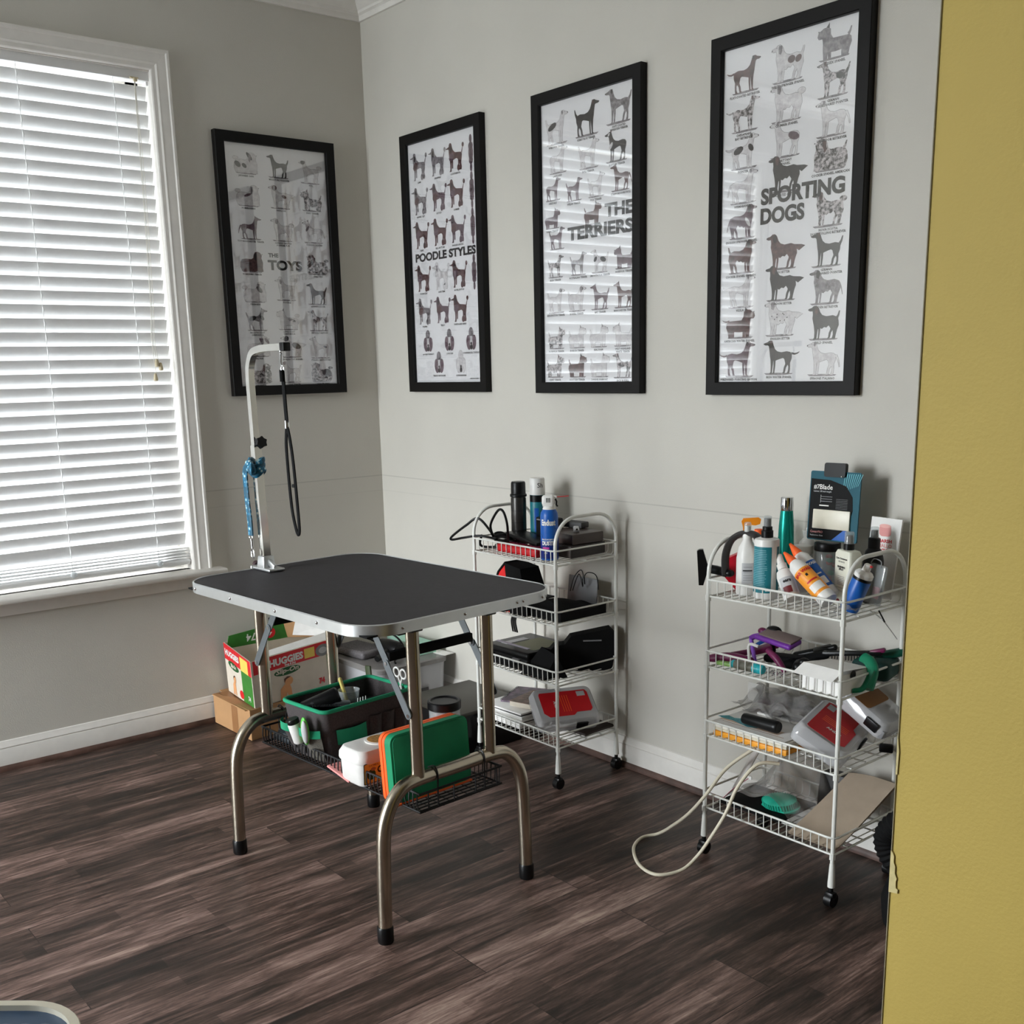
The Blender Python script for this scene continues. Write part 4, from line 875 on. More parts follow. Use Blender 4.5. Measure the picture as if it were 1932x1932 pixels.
s_.prism(ell(.40, .60, .155, .085, 20, .05), 0, DGRN, None, .0009); s_.text('Slip-On', .05, CREAM, TR(.40, .605, .0014), bold=.03, shear=.25, fit=(.27, .13))
baby(s_, .36, .27, .15)
utext(s_, '74', .80, .16, .03, REDB); utext(s_, '4', .955, .82, .02, WHITE)
for i, u in enumerate((.58, .72)): sheet(s_, u, .18, u+.012, .40, CREAM, .0009)
b = B(); warp(s_, b, quad_map(A, Cq, Ct, At)); b.build('long_side_print', db)
# short face
s_ = B(); s_.prism([(0, .68), (1, .66), (1, 1), (0, 1)], 0, REDB, None, .0006); s_.prism([(.60, 0), (.97, 0), (.99, .66), (.60, .66)], 0, GRN_BOX, None, .0006); sheet(s_, .60, .66, .88, .95, YELL, .0009)
kw = dict(L=.29, H=.18); s_.text('HUGGIES', .05, WHITE, TR(.30, .84, .0014), bold=.05, fit=(.52, .13)); s_.prism(ell(.32, .62, .2, .08, 16, -.1), 0, DGRN, None, .0009); utext(s_, 'Slip-On', .32, .62, .018, CREAM, **kw)
baby(s_, .28, .25, .13); utext(s_, '74', .84, .13, .026, WHITE, bold=.03, **kw); s_.prism(ell(.55, .12, .08, .09, 12), 0, REDB, None, .001)
b = B(); warp(s_, b, quad_map(Bq, A, At, Bt)); b.build('short_side_print', db)
# raised flaps
b = B()
slab(b, [Vector((.042, -.775, .29)), Vector((.044, -.50, .29)), Vector((.050, -.50, .362)), Vector((.048, -.765, .340))], GRN_BOX)
slab(b, [Vector((.030, -.53, .29)), Vector((.16, -.375, .29)), Vector((.17, -.40, .372)), Vector((.036, -.545, .352))], CARD); 
slab(b, [Vector((.06, -.50, .30)), Vector((.20, -.388, .30)), Vector((.205, -.40, .362)), Vector((.09, -.50, .36))], PAPER)
slab(b, [Ct-Vector((.004, .004, 0)), At-Vector((.012, -.03, 0)), At+Vector((-.045, .05, .012)), Ct+Vector((-.04, -.01, .018))], PAPER)
b.build('flap', db)
b = B(); Mg = face_frame((.0495, -.665, .325), (.01, 1, 0), (.1, 0, 1)); b.text('74', .042, WHITE, Mg @ TR(-.01, -.002, .0035) @ RZ(180), bold=.02); b.prism(ell(.072, .0, .022, .022, 16), .0006, REDB, Mg, .0035); b.text('4', .026, WHITE, Mg @ TR(.072, 0, .0045) @ RZ(180), bold=.03); b.build('flap_print', db)

# clear bin with lid
cbn = thing('storage_bin', 'clear plastic storage bin with a grey lid in the room corner', 'bin', (.30, -.205, 0))
b = B(); rs = [rr3(.34, .31, .03, 0), rr3(.36, .33, .035, .195), rr3(.354, .324, .032, .195), rr3(.336, .306, .028, .004)]
n = len(rs[0]); b.add([p for r_ in rs for p in r_], [(j*n+k, j*n+(k+1) % n, (j+1)*n+(k+1) % n, (j+1)*n+k) for j in range(3) for k in range(n)]+[tuple(range(n))[::-1]], CLEARB); b.build('tub', cbn)
b = B(); rs = [rr3(.375, .345, .04, .190), rr3(.378, .348, .042, .207), rr3(.366, .336, .035, .212)]
b.add([p for r_ in rs for p in r_], [(j*n+k, j*n+(k+1) % n, (j+1)*n+(k+1) % n, (j+1)*n+k) for j in range(2) for k in range(n)]+[tuple(range(n))[::-1], tuple(range(2*n, 3*n))], clear('bin_lid', body=.75, haze=S(150, 146, 144))); b.build('lid', cbn)
for y in (-.10,): 
    b = B(); b.box((.186, y+.10, .182), (.012, .04, .05), BLACK, bev=.004); b.build('latch', cbn)
b = B()
for k, (x, y, c_) in enumerate(((.02, -.08, mat('bin_red', S(120, 50, 46), .6)), (.12, .04, DGREY), (-.1, .02, CARD2), (.10, -.10, GREY))): b.box((x, y, .06+.01*k), (.11, .10, .10), c_, bev=.02)
tag(b.build('stored_items', None, (.30, -.205, .006)), 'jumble of dull red, brown and grey things inside the clear bin', 'stored items'); bpy.data.objects['stored_items']['kind'] = 'stuff'
mf = B(); mf.box((.0, .0, .0215), (.225, .088, .043), MINT, bev=.0015); tag(mf.build('foam_block', None, (.305, -.094, .2125), (0, 0, -.0)), 'pale mint foam block on the bin lid against the wall', 'block')
b = B(); b.box((0, 0, .001), (.16, .05, .0015), PAPER, rot=(0, 0, .1)); tag(b.build('paper_sheet', None, (.405, -.052+.01, .2122)), 'white sheet of paper on the bin lid beside the mint block', 'paper')
b = B(); b.box((0, 0, .016), (.20, .13, .032), mat('grey_ribbed', S(108, 104, 106), .5, noise=.3, nscale=160), bev=.013, seg=3)
for k in range(14): b.box((-.08+.012*k, 0, .0325), (.004, .11, .002), MATS['grey_ribbed'])
tag(b.build('ribbed_case', None, (.215, -.285, .2122), (0, 0, .12)), 'ribbed grey case on the front left of the bin lid', 'case')
bd = thing('hair_dryer', 'black hair dryer with looping cord on the grey bin lid', 'dryer', (.34, -.215, .2122))
b = B(); b.lathe([(.02, -.09), (.028, -.06), (.034, -.01), (.034, .04), (.026, .06)], BLACK, TR(0, 0, .034) @ RY(90) @ RZ(0), 20); b.build('barrel', bd)
b = B(); b.cyl((.02, -.02, .03), (.05, -.10, .016), .014, BLACK, 14, .012); b.build('handle', bd)
b = B(); b.tube(cr([(-.07, .02, .03), (-.11, -.02, .05), (-.09, -.05, .085), (-.03, -.04, .105), (.03, .0, .09), (.06, .02, .04), (.09, -.04, .01), (.12, -.06, .006)], 6), .004, BLACK, 8); b.build('cord', bd)
b = B(); b.box((-.125, -.02, .060), (.03, .018, .022), BLACK, bev=.004); [b.box((-.146, -.02+d, .066), (.016, .002, .005), CHROME) for d in (-.005, .005)]; b.build('plug', bd)
b = B(); b.ball((0, 0, .012), (.022, .014, .012), PINK); tag(b.build('scrunchie', None, (.255, -.20, .2122)), 'small pale pink lump beside the black dryer on the bin lid', 'scrunchie')
b = B(); b.ball((0, 0, .02), (.03, .02, .02), RED); tag(b.build('red_pouch', None, (.30, -.155+.0, .2122)), 'small red pouch behind the black dryer on the bin lid', 'pouch')
# long green strip leaning in front of bin
b = B(); b.box((0, 0, .125), (.028, .010, .25), mat('olive_strip', S(60, 70, 44), .6), bev=.004); tag(b.build('leaning_strap', None, (.535, -.43, .002), (0, -.08, .2)), 'dark olive upright strap standing in front of the clear bin', 'strap')
# black low case between the bin and the left cart
bc_ = thing('low_black_case', 'large low black case with a dull flat top on the floor behind the table', 'case', (.835, -.235, 0))
b = B(); b.box((0, 0, .072), (.315, .30, .144), BLACK, bev=.006); b.build('case_body', bc_)
b = B(); b.box((0, 0, .151), (.325, .31, .014), mat('olive_black', S(58, 54, 46), .45), bev=.004); b.build('case_top', bc_)

# ================================================================== WHITE WIRE CARTS
CW, CD = .408, .262
SH = (.775, .583, .390, .183)   # rim heights
SF = (.7375, .5385, .3425, .1445)   # heights of the shelf floors
def cart(x, y, label):
    c = thing('wire_cart', label, 'cart', (x, y, 0), 0, 'white wire rolling carts')
    for X in (0, CW):
        b = B(); r_ = .085
        up_ = [(X, 0, .10), (X, 0, .40), (X, 0, .775)]
        arc = [(X, r_-r_*math.cos(a), .788+r_*math.sin(a)) for a in [PI/2*k/8 for k in range(9)]]
        arc2 = [(X, CD-p[1], p[2]) for p in arc[::-1]]
        b.tube(up_+arc+arc2+[(X, CD, z) for z in (.775, .40, .10)], .0056, WIREW, 10, ref=(1, 0, 0)); b.build('end_frame', c)
    for zr in SH:
        zl = zr-.046; b = B(); o = .008
        rim_ = rrect(CW+2*o, CD+o, .020, 4, CW/2, CD/2-o/2)
        b.tube([(px, py, zr) for px, py in rim_], .0030, WIREW, 6, closed=True)
        b.tube([(0, 0, zl), (CW, 0, zl)], .0028, WIREW, 6); b.tube([(0, CD, zl), (CW, CD, zl)], .0028, WIREW, 6)
        for X in (0, CW): b.tube([(X, 0, zl-.002), (X, CD, zl-.002)], .0030, WIREW, 6); [b.cyl((X, Y, zl-.012), (X, Y, zl+.004), .0075, WIREW, 8) for Y in (0, CD)]
        nw = 17
        for k in range(nw):
            X = .012+(CW-.024)*k/(nw-1)
            b.tube([(X, -o, zr), (X, -o+.001, zl+.008), (X, -o+.008, zl+.004), (X, CD-.01, zl+.004), (X, CD-.001, zl+.012), (X, CD, zr)], .0016, WIREW, 5)
        for Y in (.065, .13, .195): b.tube([(0, Y, zl+.001), (CW, Y, zl+.001)], .0022, WIREW, 5)
        b.build('wire_shelf', c)
    for X in (0, CW):
        for Y in (0, CD):
            b = B(); b.lathe([(.0095, .052), (.0095, .060), (.0065, .112), (.0058, .114)], WIREW, TR(X, Y, 0), 14); b.build('socket', c)
            b = B(); b.lathe([(.006, .036), (.006, .052)], BLACK, TR(X, Y, 0), 10); b.box((X, Y, .031), (.027, .022, .018), BLACK, bev=.006); k_ = b.build('caster', c); b = B(); b.cyl((X-.010, Y, .018), (X+.010, Y, .018), .018, BLACK, 18); b.build('wheel', k_)
    return c
c1x, c1y, c2x, c2y = 1.027, -.307, 2.054, -.322
cart(c1x, c1y, 'white four-shelf wire cart behind the grooming table, below THE TERRIERS poster')
cart(c2x, c2y, 'white four-shelf wire cart full of bottles beside the yellow wall')
def put(b, name, label, cat, x, y, z, rot=(0, 0, 0), group=None): return tag(b.build(name, None, (x, y, z), rot), label, cat, group)
def bottle(name, label, x, y, z, rot, parts, group=None, cat='bottle'):
    t = thing(name, label, cat, (x, y, z), rot=rot, group=group)
    for nm, fn in parts:
        b = B(); fn(b); b.build(nm, t)
    return t
L = lambda prof, m, seg=22, **k: (lambda b: b.lathe(prof, m, seg=seg, **k))
def curved_text(b, txt, size, m, r, z, a0, bold=.04, sx=1):   # lettering wrapped on a bottle of radius r, centred at angle a0
    s_ = B(); s_.text(txt, size, m, Matrix(), bold=bold, sx=sx)
    warp(s_, b, lambda p: Vector((math.cos(a0+p.x/r)*(r+.0006), math.sin(a0+p.x/r)*(r+.0006), z+p.y)))
def band(b, r, z0, z1, a0, a1, m, n=14):
    vs_ = [(math.cos(a0+(a1-a0)*k/n)*(r+.0003), math.sin(a0+(a1-a0)*k/n)*(r+.0003), z) for z in (z0, z1) for k in range(n+1)]
    b.add(vs_, [(k, k+1, n+2+k, n+1+k) for k in range(n)], m)
CB = -PI/2; CA = math.radians(-50)   # direction facing the viewer's side of the room

# -------- left cart, top shelf
z = SF[0]+.0005
def f(b): b.lathe([(.024, 0), (.026, .004), (.026, .160), (.024, .166)], mat('dark_can', S(66, 64, 62), .3, .6)); [band(b, .026, q, q+.0015, CA-1, CA+1, INK) for q in (.03, .055, .08, .12)]; band(b, .026, .01, .16, CA+.1, CA+.14, INK)
bottle('spray_can', 'dark grey spray can with a tall black cap on the left cart top shelf', 1.094, -.165, z, (0, 0, 0), [('can', f), ('cap', L([(.0265, .166), (.0285, .168), (.0285, .174), (.025, .177), (.0245, .212), (.022, .217)], BLACK))])
def f(b): b.lathe([(.024, 0), (.0255, .004), (.0255, .168), (.023, .173)], TEAL); band(b, .0255, .150, .172, 0, 2*PI, BLACK, 24); band(b, .0255, .05, .13, CA-.3, CA+.3, BLUE)
def g(b): b.lathe([(.0255, .173), (.026, .175), (.025, .226), (.023, .229)], WHITE); curved_text(b, 'Sh', .022, INK, .0255, .205, CA+.55, .0)
bottle('spray_can', 'blue-green spray can with a white cap marked in black pen', 1.142, -.122, z, (0, 0, 0), [('can', f), ('cap', g)])
def f(b):
    b.lathe([(.026, 0), (.028, .004), (.028, .135), (.0265, .146), (.020, .158)], BLUE); band(b, .028, .006, .06, 0, 2*PI, DBLUE, 24)
    curved_text(b, 'Endust', .024, WHITE, .028, .118, CB, .05, .72); s_ = B(); s_.prism([(-.026, .082), (.022, .104), (.026, .098), (-.02, .074)], 0, INK); s_.prism([(-.02, .070), (.03, .090), (.03, .087), (-.02, .067)], 0, mat('hot_pink', S(226, 70, 170), .4)); warp(s_, b, lambda p: Vector((math.cos(CB+p.x/.028)*.0286, math.sin(CB+p.x/.028)*.0286, p.y)))
    curved_text(b, 'MULTI-PURPOSE', .006, WHITE, .028, .066, CB, .03); curved_text(b, 'DUSTER', .017, WHITE, .028, .054, CB+.1, .05, .8); band(b, .028, .036, .042, CB-.7, CB+.1, MATS['hot_pink']); [band(b, .028, q, q+.001, CB-.5, CB-.1, WHITE) for q in (.022, .026, .030)]
def g(b):
    b.lathe([(.020, .158), (.0205, .160), (.017, .168)], WHITE); b.box((-.002, 0, .185), (.040, .026, .034), WHITE, bev=.009, seg=3, rot=(0, 0, .0)); b.box((-.003, 0, .172), (.032, .025, .012), WHITE, bev=.003)
    for k in range(3): b.box((-.006+.005*k, -.0133, .187), (.0022, .001, .014), INK)
    b.box((.020, 0, .196), (.010, .008, .006), WHITE, bev=.002)
dz = bottle('air_duster', 'blue compressed-air duster can with a white trigger top and red straw', 1.370, -.272, z, (0, 0, .70), [('can', f), ('trigger_head', g), ('trigger', lambda b: b.tube([(.020, 0, .190), (.024, 0, .182), (.023, 0, .172), (.027, 0, .166)], .003, BLACK, 6)), ('straw', lambda b: b.cyl((.024, 0, .196), (.062, .0, .199), .0013, RED, 6))])
cr_ = thing('coiled_power_cord', 'tangle of glossy black power cord spilling off the top shelf of the left cart', 'cord', (0, 0, 0))
b = B(); random.seed(5)
for k in range(6):
    ph = random.random()*6; cx_, cy_ = 1.085+random.uniform(-.01, .015), -.225+random.uniform(-.012, .012)
    b.tube(cr([(cx_+(.046-.004*k)*math.cos(a+ph), cy_+(.036-.003*k)*math.sin(a+ph), z+.006+.0075*k+.004*math.sin(a*2+ph)) for a in [2*PI*j/10 for j in range(10)]], 4, closed=True), .0042, BLACK, 7, closed=True)
b.build('coil', cr_)
b = B()
b.tube(cr([(1.065, -.25, z+.03), (1.063, -.268, .800), (1.030, -.29, .838), (.985, -.306, .812), (.915, -.315, .768), (.917, -.317, .757), (.985, -.318, .771), (1.05, -.30, .782), (1.10, -.27, z+.035)], 8), .0042, BLACK, 8)
b.tube(cr([(1.06, -.25, z+.035), (1.085, -.28, .82), (1.135, -.288, .872), (1.160, -.286, .872), (1.172, -.28, .83), (1.150, -.26, z+.03)], 8), .0042, BLACK, 8)
b.tube(cr([(1.05, -.29, .785), (1.045, -.296, .757), (1.05, -.285, z+.006), (1.09, -.26, z+.006), (1.13, -.24, z+.006)], 6), .0042, BLACK, 8)
b.build('loop', cr_)
b = B(); b.box((0, 0, .011), (.19, .075, .015), BLACK, bev=.006, rot=(.02, .03, 0)); put(b, 'flat_iron_tool', 'flat black clipper lying beside the cord on the left cart', 'clippers', 1.195, -.205, z+.030, (0, .05, -.12))
b = B(); b.box((0, 0, .054), (.085, .052, .108), BLACK, bev=.005); b.box((0, -.0265, .100), (.07, .001, .004), GREY); b.ball((.012, -.027, .085), (.006, .002, .003), CHROME); put(b, 'black_boxy_charger', 'upright black glossy box between the spray cans and the blue duster', 'box', 1.235, -.152, z, (0, 0, -.1))
b = B(); b.box((0, 0, .014), (.20, .055, .028), RED, bev=.010, seg=3); [b.box((-.08+.016*k, -.0, .0285), (.004, .05, .002), MAG) for k in range(11)]; put(b, 'red_pouch', 'bright red folded pouch at the front of the left cart top shelf', 'pouch', 1.228, -.268, z, (0, 0, .0))
b = B(); b.box((0, 0, .019), (.155, .155, .038), mat('book_dark', S(48, 40, 38), .5), bev=.003); b.box((0, -.078, .019), (.15, .001, .03), CREAM2 := mat('book_page', S(90, 80, 74), .8)); put(b, 'dark_book', 'dark thick book at the right of the left cart top shelf', 'book', 1.335, -.148, z, (0, 0, .03))
b = B(); b.box((0, 0, .017), (.14, .13, .034), mat('book_brown', S(66, 54, 50), .35), bev=.004); put(b, 'dark_book', 'brown-black glossy book lying on the dark thick book under the silver clip', 'book', 1.338, -.138, z+.0385, (0, 0, -.04))
b = B(); b.box((0, 0, .010), (.09, .04, .02), DGREY, bev=.004); put(b, 'black_case', 'small black case behind the blue duster at the wall', 'case', 1.285, -.085, z+.073, (0, 0, .1))
b = B(); b.box((0, 0, .006), (.045, .018, .012), LGREY, bev=.003, rot=(0, .15, 0)); b.cyl((.02, .0, .009), (.042, 0, .013), .003, BLACK, 8); put(b, 'silver_clip', 'small silver clip on top of the books on the left cart', 'clip', 1.362, -.150, z+.0735, (0, 0, -.7))
b = B(); b.box((0, 0, .004), (.15, .016, .008), BLACK, bev=.003); put(b, 'black_comb', 'thin black comb at the right front of the left cart top shelf', 'comb', 1.405, -.235, z, (0, 0, 1.4)) if False else b.bm.free()

# -------- left cart, second shelf
z = SF[1]+.0005
rb = thing('zip_bag', 'red and black fabric bag standing on the left cart second shelf', 'bag', (1.160, -.238, z))
b = B(); b.add([(-.095, -.05, 0), (.03, -.05, 0), (.03, .05, 0), (-.095, .05, 0), (-.045, -.035, .125), (-.010, -.035, .158), (-.010, .035, .158), (-.045, .035, .125)], [(0, 1, 5, 4), (1, 2, 6, 5), (2, 3, 7, 6), (3, 0, 4, 7), (4, 5, 6, 7), (3, 2, 1, 0)], mat('bright_red', S(240, 26, 26), .5)); b.build('red_panel', rb, label='bright red end panel')
b = B(); b.add([(.030, -.055, 0), (.12, -.055, 0), (.12, .055, 0), (.030, .055, 0), (-.010, -.04, .161), (.070, -.04, .150), (.070, .04, .150), (-.010, .04, .161)], [(0, 1, 5, 4), (1, 2, 6, 5), (2, 3, 7, 6), (3, 0, 4, 7), (4, 5, 6, 7), (3, 2, 1, 0)], BLACKM); b.tube([(-.095, -.051, .002), (-.046, -.037, .127), (-.010, -.037, .161), (-.010, .037, .161)], .004, BLACKM, 6); b.build('black_panel', rb)
b = B(); 
fs_ = lambda u, v: (.21*(u-.5), .20*(v-.5), .012+.045*math.sin(PI*u)**.7*(.5+.5*math.cos(3*v))+.02*u+.006*math.sin(9*u+4*v))
grid_sheet(fs_, 18, 12, BLACKM, b); grid_sheet(lambda u, v: (.21*(u-.5), .20*(v-.5), .0), 4, 4, BLACKM, b)
grid_sheet(lambda u, v: (.21*(u-.5), -.10, fs_(u, 0)[2]*v), 18, 2, BLACKM, b); grid_sheet(lambda u, v: (.105, .20*(u-.5), fs_(1, u)[2]*v), 12, 2, BLACKM, b); grid_sheet(lambda u, v: (-.105, .20*(u-.5), fs_(0, u)[2]*v), 12, 2, BLACKM, b)
put(b, 'crumpled_bag', 'crumpled matte black bag filling the right of the left cart second shelf', 'bag', 1.315, -.175, z)
b = B(); b.box((0, 0, .004), (.13, .012, .1), CARD2, bev=.002, rot=(.3, 0, 0)) ; b.bm.free()
b = B(); b.tube(cr([(0, 0, 0), (.02, .0, .05), (.045, .01, .075), (.06, .01, .03), (.07, 0, .06), (.09, 0, .075), (.115, .01, .065), (.125, .01, .02)], 6), .0016, BLACK, 6); b.tube(cr([(.0, .01, 0), (.03, .012, .06), (.05, .01, .02), (.06, 0, .05)], 6), .0016, BLACK, 6); put(b, 'thin_cable', 'thin black cable looping above the crumpled bag', 'cable', 1.265, -.09, z+.055)
b = B(); b.box((0, 0, .05), (.14, .004, .1), GREY, bev=.001, rot=(-.12, 0, 0)); put(b, 'grey_folder', 'grey card folder leaning behind the red and black bag', 'folder', 1.295, -.062, z+.002)

# -------- left cart, third shelf
z = SF[2]+.0005
hc = thing('tool_case', 'hard black moulded tool case with a pale label on the third shelf', 'case', (1.158, -.185, z))
b = B(); b.box((0, 0, .026), (.235, .215, .050), BLACK, bev=.014, seg=3, taper=.94); b.box((0, 0, .058), (.225, .205, .022), BLACK, bev=.009, seg=3); b.box((-.005, -.106, .030), (.12, .010, .020), BLACK, bev=.005); b.build('shell', hc)
b = B(); b.prism(rrect(.12, .13, .01), .0008, mat('olive_label', S(110, 112, 76), .5), TR(.03, .01, .069)); b.box((-.02, -.055, .0698), (.17, .014, .001), mat('violet_grey', S(150, 142, 160), .4)); b.box((-.055, -.015, .0697), (.03, .10, .001), LGREY); b.build('lid_label', hc)
b = B(); b.box((.060, -.108, .040), (.035, .010, .014), GREY, bev=.003); b.box((-.075, -.108, .040), (.035, .010, .014), DGREY, bev=.003); b.build('latch', hc)
gb_ = thing('tool_bag', 'soft black bag with a cut-out handle at the right of the third shelf', 'bag', (1.345, -.185, z))
b = B(); pr = [(-.02, .0), (.19, .0), (.20, .06), (.205, .12), (.185, .142), (.12, .130), (.055, .118), (.035, .092), (.0, .088), (-.025, .06)]
Mx = Matrix.Translation((-.06, .0, 0)) @ RZ(52) @ RX(90)
b.prism(pr, .05, BLACKM, Mx, -.025); b.build('bag_body', gb_)
b = B(); b.box((0, 0, 0), (.06, .004, .012), GREY, M=Mx @ TR(.125, .104, .026)) ; b.build('handle_slot', gb_)
b = B(); b.add([(-.10, -.115, 0), (.02, -.118, 0), (.04, -.03, 0), (-.06, .02, 0), (-.075, -.09, .045), (-.035, -.075, .098), (.02, -.06, .075), (-.05, -.01, .07)], [(0, 1, 6, 5, 4), (1, 2, 6), (2, 3, 7, 5, 6), (3, 0, 4, 7), (4, 5, 7), (3, 2, 1, 0)], BLACKM); b.build('side_fold', gb_)
b = B(); [b.tube(cr([(.009*k, 0, .004), (.009*k+.003, .002, -.03), (.010*k, -.002, -.055), (.009*k+.002*k, .004, -.092)], 5), .0045, BLACK, 6, fy=.4) for k in range(3)]; put(b, 'hanging_strap', 'thin black straps hanging below the second shelf of the left cart', 'strap', 1.10, -.21, SF[1]-.0005+.0) ; 
# -------- left cart, bottom shelf
z = SF[3]+.0005
b = B(); random.seed(3)
for k in range(9): b.box((random.uniform(-.004, .004), random.uniform(-.004, .004), .0035+.0062*k), (.195, .225, .0058), PAPER if k % 4 != 3 else DGREY, rot=(0, 0, random.uniform(-.05, .05)), bev=.001)
put(b, 'paper_stack', 'thick stack of white papers on the left cart bottom shelf', 'papers', 1.136, -.18, z)
nb = thing('spiral_notebook', 'spiral notebook with a dark patterned cover on the stack of papers', 'notebook', (1.10, -.15, z+.057), .5)
b = B(); b.box((0, 0, .003), (.13, .17, .006), mat('cover_pattern', S(100, 84, 98), .5, noise=.7, nscale=40)); b.build('cover', nb)
b = B(); [b.tube([(-.065+.004*math.cos(a), -.075+.0115*k, .004+.005*math.sin(a)) for a in [2*PI*j/8 for j in range(8)]], .0008, BLACK, 5, closed=True) for k in range(14)]; b.build('spiral', nb)
b = B(); b.box((0, 0, .010), (.095, .14, .018), CREAM, bev=.003); b.box((0, 0, .0198), (.097, .143, .0016), mat('cover_brown', S(128, 104, 92), .5, noise=.6, nscale=50)); put(b, 'paperback_book', 'cream-edged paperback with a brown swirled cover on the papers', 'book', 1.19, -.20, z+.0635, (0, 0, .25))
def clip_case(name, label, loc, rot, txt, w_=.20, l_=.15, lab=True):
    t = thing(name, label, 'case', loc, rot=rot)
    rs_ = lambda z_, i_: [(x, y, z_) for x, y in rrect(w_-i_, l_-i_, .022, 5)]
    b = B(); rs = [rs_(0, .018), rs_(.004, .006), rs_(.026, 0), rs_(.0262, .006), rs_(.006, .012)]; n = len(rs[0])
    b.add([p for r_ in rs for p in r_], [(j*n+k, j*n+(k+1) % n, (j+1)*n+(k+1) % n, (j+1)*n+k) for j in range(4) for k in range(n)]+[tuple(range(n))[::-1]], CLEARB); b.build('tray', t)
    b = B(); rs = [rs_(.026, 0), rs_(.048, .010), rs_(.053, .020)]
    b.add([p for r_ in rs for p in r_], [(j*n+k, j*n+(k+1) % n, (j+1)*n+(k+1) % n, (j+1)*n+k) for j in range(2) for k in range(n)]+[tuple(range(2*n, 3*n))], CLEARB); b.build('lid', t)
    b = B(); [b.box((-.07+.028*k, 0, .021), (.017, .10, .024), (DGREY, BLACK, GREY)[k % 3], bev=.003) for k in range(6)]; b.build('comb_attachments', t)
    b = B(); b.box((.04, -l_/2-.001, .030), (.040, .007, .026), BLACK, bev=.003); b.build('latch', t)
    b = B()
    if lab:
        b.prism([(-.078, .052), (.080, .052), (.086, .04), (.086, -.030), (.078, -.040), (.030, -.040), (.018, -.052), (-.066, -.052), (-.082, -.034), (-.082, .044)], .0008, RED, TR(0, 0, .0534))
        b.text(txt, .014, WHITE, TR(-.035, -.008, .0545) @ RZ(-90), bold=.03); b.box((.062, .036, .0544), (.028, .020, .0004), LGREY); [b.box((-.012+.008*k, -.0, .0544), (.0016, .07, .0004), ORANGE) for k in range(4)]
    else: b.prism(rrect(.06, .09, .01), .0006, CARD2, TR(-.02, 0, .0534))
    b.build('lid_label', t); return t
clip_case('attachment_case', 'clear plastic case with a bright red label leaning on the papers, left cart', (1.322, -.182, z+.052), (.56, 0, 1.15), 'ANDIS', .215, .155)
b = B(); b.box((0, 0, .005), (.10, .14, .010), mat('dark_brown_book', S(52, 40, 34), .6), bev=.004); put(b, 'flat_dark_box', 'flat dark box under the right end of the red labelled case', 'box', 1.378, -.115, z, (0, 0, .05))
b = B(); b.box((0, 0, .002), (.16, .22, .003), mat('pinkish_paper', S(206, 190, 186), .8), rot=(0, 0, 0)); put(b, 'magazine', 'pinkish magazine lying flat at the right edge of the left cart bottom shelf', 'magazine', 1.352, -.170, z+.0225, (0, 0, -.03)) if False else b.bm.free()

# ================================================================== RIGHT CART: TOP SHELF
z = SF[0]+.0005
sb = thing('rubber_clamp', 'black curved plastic arm with a T-shaped end clipped on the right cart left end', 'clamp', (0, 0, 0))
b = B(); b.tube(cr([(2.072, -.275, .782), (2.070, -.275, .83), (2.078, -.268, .868), (2.098, -.262, .888), (2.122, -.258, .896), (2.150, -.255, .893), (2.165, -.25, .875)], 6), .0155, DGREY, 10, fx=.5, fy=1.15, ref=(0, 0, 1)); b.build('curved_band', sb)
b = B(); b.tube([(2.076, -.275, .787), (2.05, -.285, .793), (2.028, -.296, .796)], .012, BLACK, 10); b.prism([(-.006, -.046), (.006, -.046), (.016, -.01), (.03, -.004), (.03, .006), (.016, .010), (.004, .050), (-.006, .050), (-.012, .046)], .016, BLACK, face_frame((2.010, -.300, .796), (.77, .63, 0), (0, 0, 1)), -.008); b.ball((2.080, -.272, .787), (.016, .013, .010), BLACK); b.build('t_handle', sb)
b = B(); b.prism([(-.026, -.02), (.0, -.055), (.022, -.058), (.026, .035), (.005, .040), (-.018, .028)], .03, mat('crimson', S(206, 20, 44), .35), face_frame((2.062, -.215, .790), (.77, .63, 0), (0, 0, 1)) @ Matrix.Diagonal((1.25, 1.1, 1, 1)), -.015); put(b, 'red_cup', 'crimson plastic cup piece behind the black curved arm', 'cup', 0, 0, 0)
WH = WHITE
def f(b): b.lathe([(.025, 0), (.027, .004), (.027, .095), (.022, .122), (.0125, .140), (.0115, .146)], WH); band(b, .027, .03, .085, CA-.5, CA+.7, LGREY); [band(b, .0273, q, q+.0012, CA-.35, CA+.5, GREY) for q in (.04, .046, .052, .06, .074)]; band(b, .0274, .0635, .067, CA-.4, CA+.5, INK)
bottle('spray_bottle', 'slim white spray bottle with a faint grey label near the front rim', 2.130, -.262, z, (0, 0, 0), [('bottle_body', f), ('nozzle', lambda b: (b.lathe([(.0125, .146), (.0125, .158), (.008, .165), (.0075, .178)], WH), b.lathe([(.0085, .160), (.0095, .183), (.008, .187)], CLEAR, seg=16)))])
bottle('trigger_bottle', 'white bottle with an orange trigger sprayer behind the slim white one', 2.072, -.140, z, (0, 0, 0), [('bottle_body', L([(.026, 0), (.028, .004), (.028, .10), (.012, .125), (.011, .135)], WH)),
    ('trigger_sprayer', lambda b: (b.lathe([(.012, .135), (.012, .150)], ORANGE), b.prism([(-.062, .040), (-.055, .052), (.006, .056), (.016, .048), (.012, .030), (-.006, .024), (-.020, .026), (-.036, .010), (-.050, -.022), (-.054, -.022), (-.056, .018)], .016, mat('trigger_orange', S(255, 150, 30), .35), face_frame((-.004, -.004, .145), (.77, .63, 0), (0, 0, 1)) @ Matrix.Diagonal((.66, .66, .8, 1)), -.008)))])
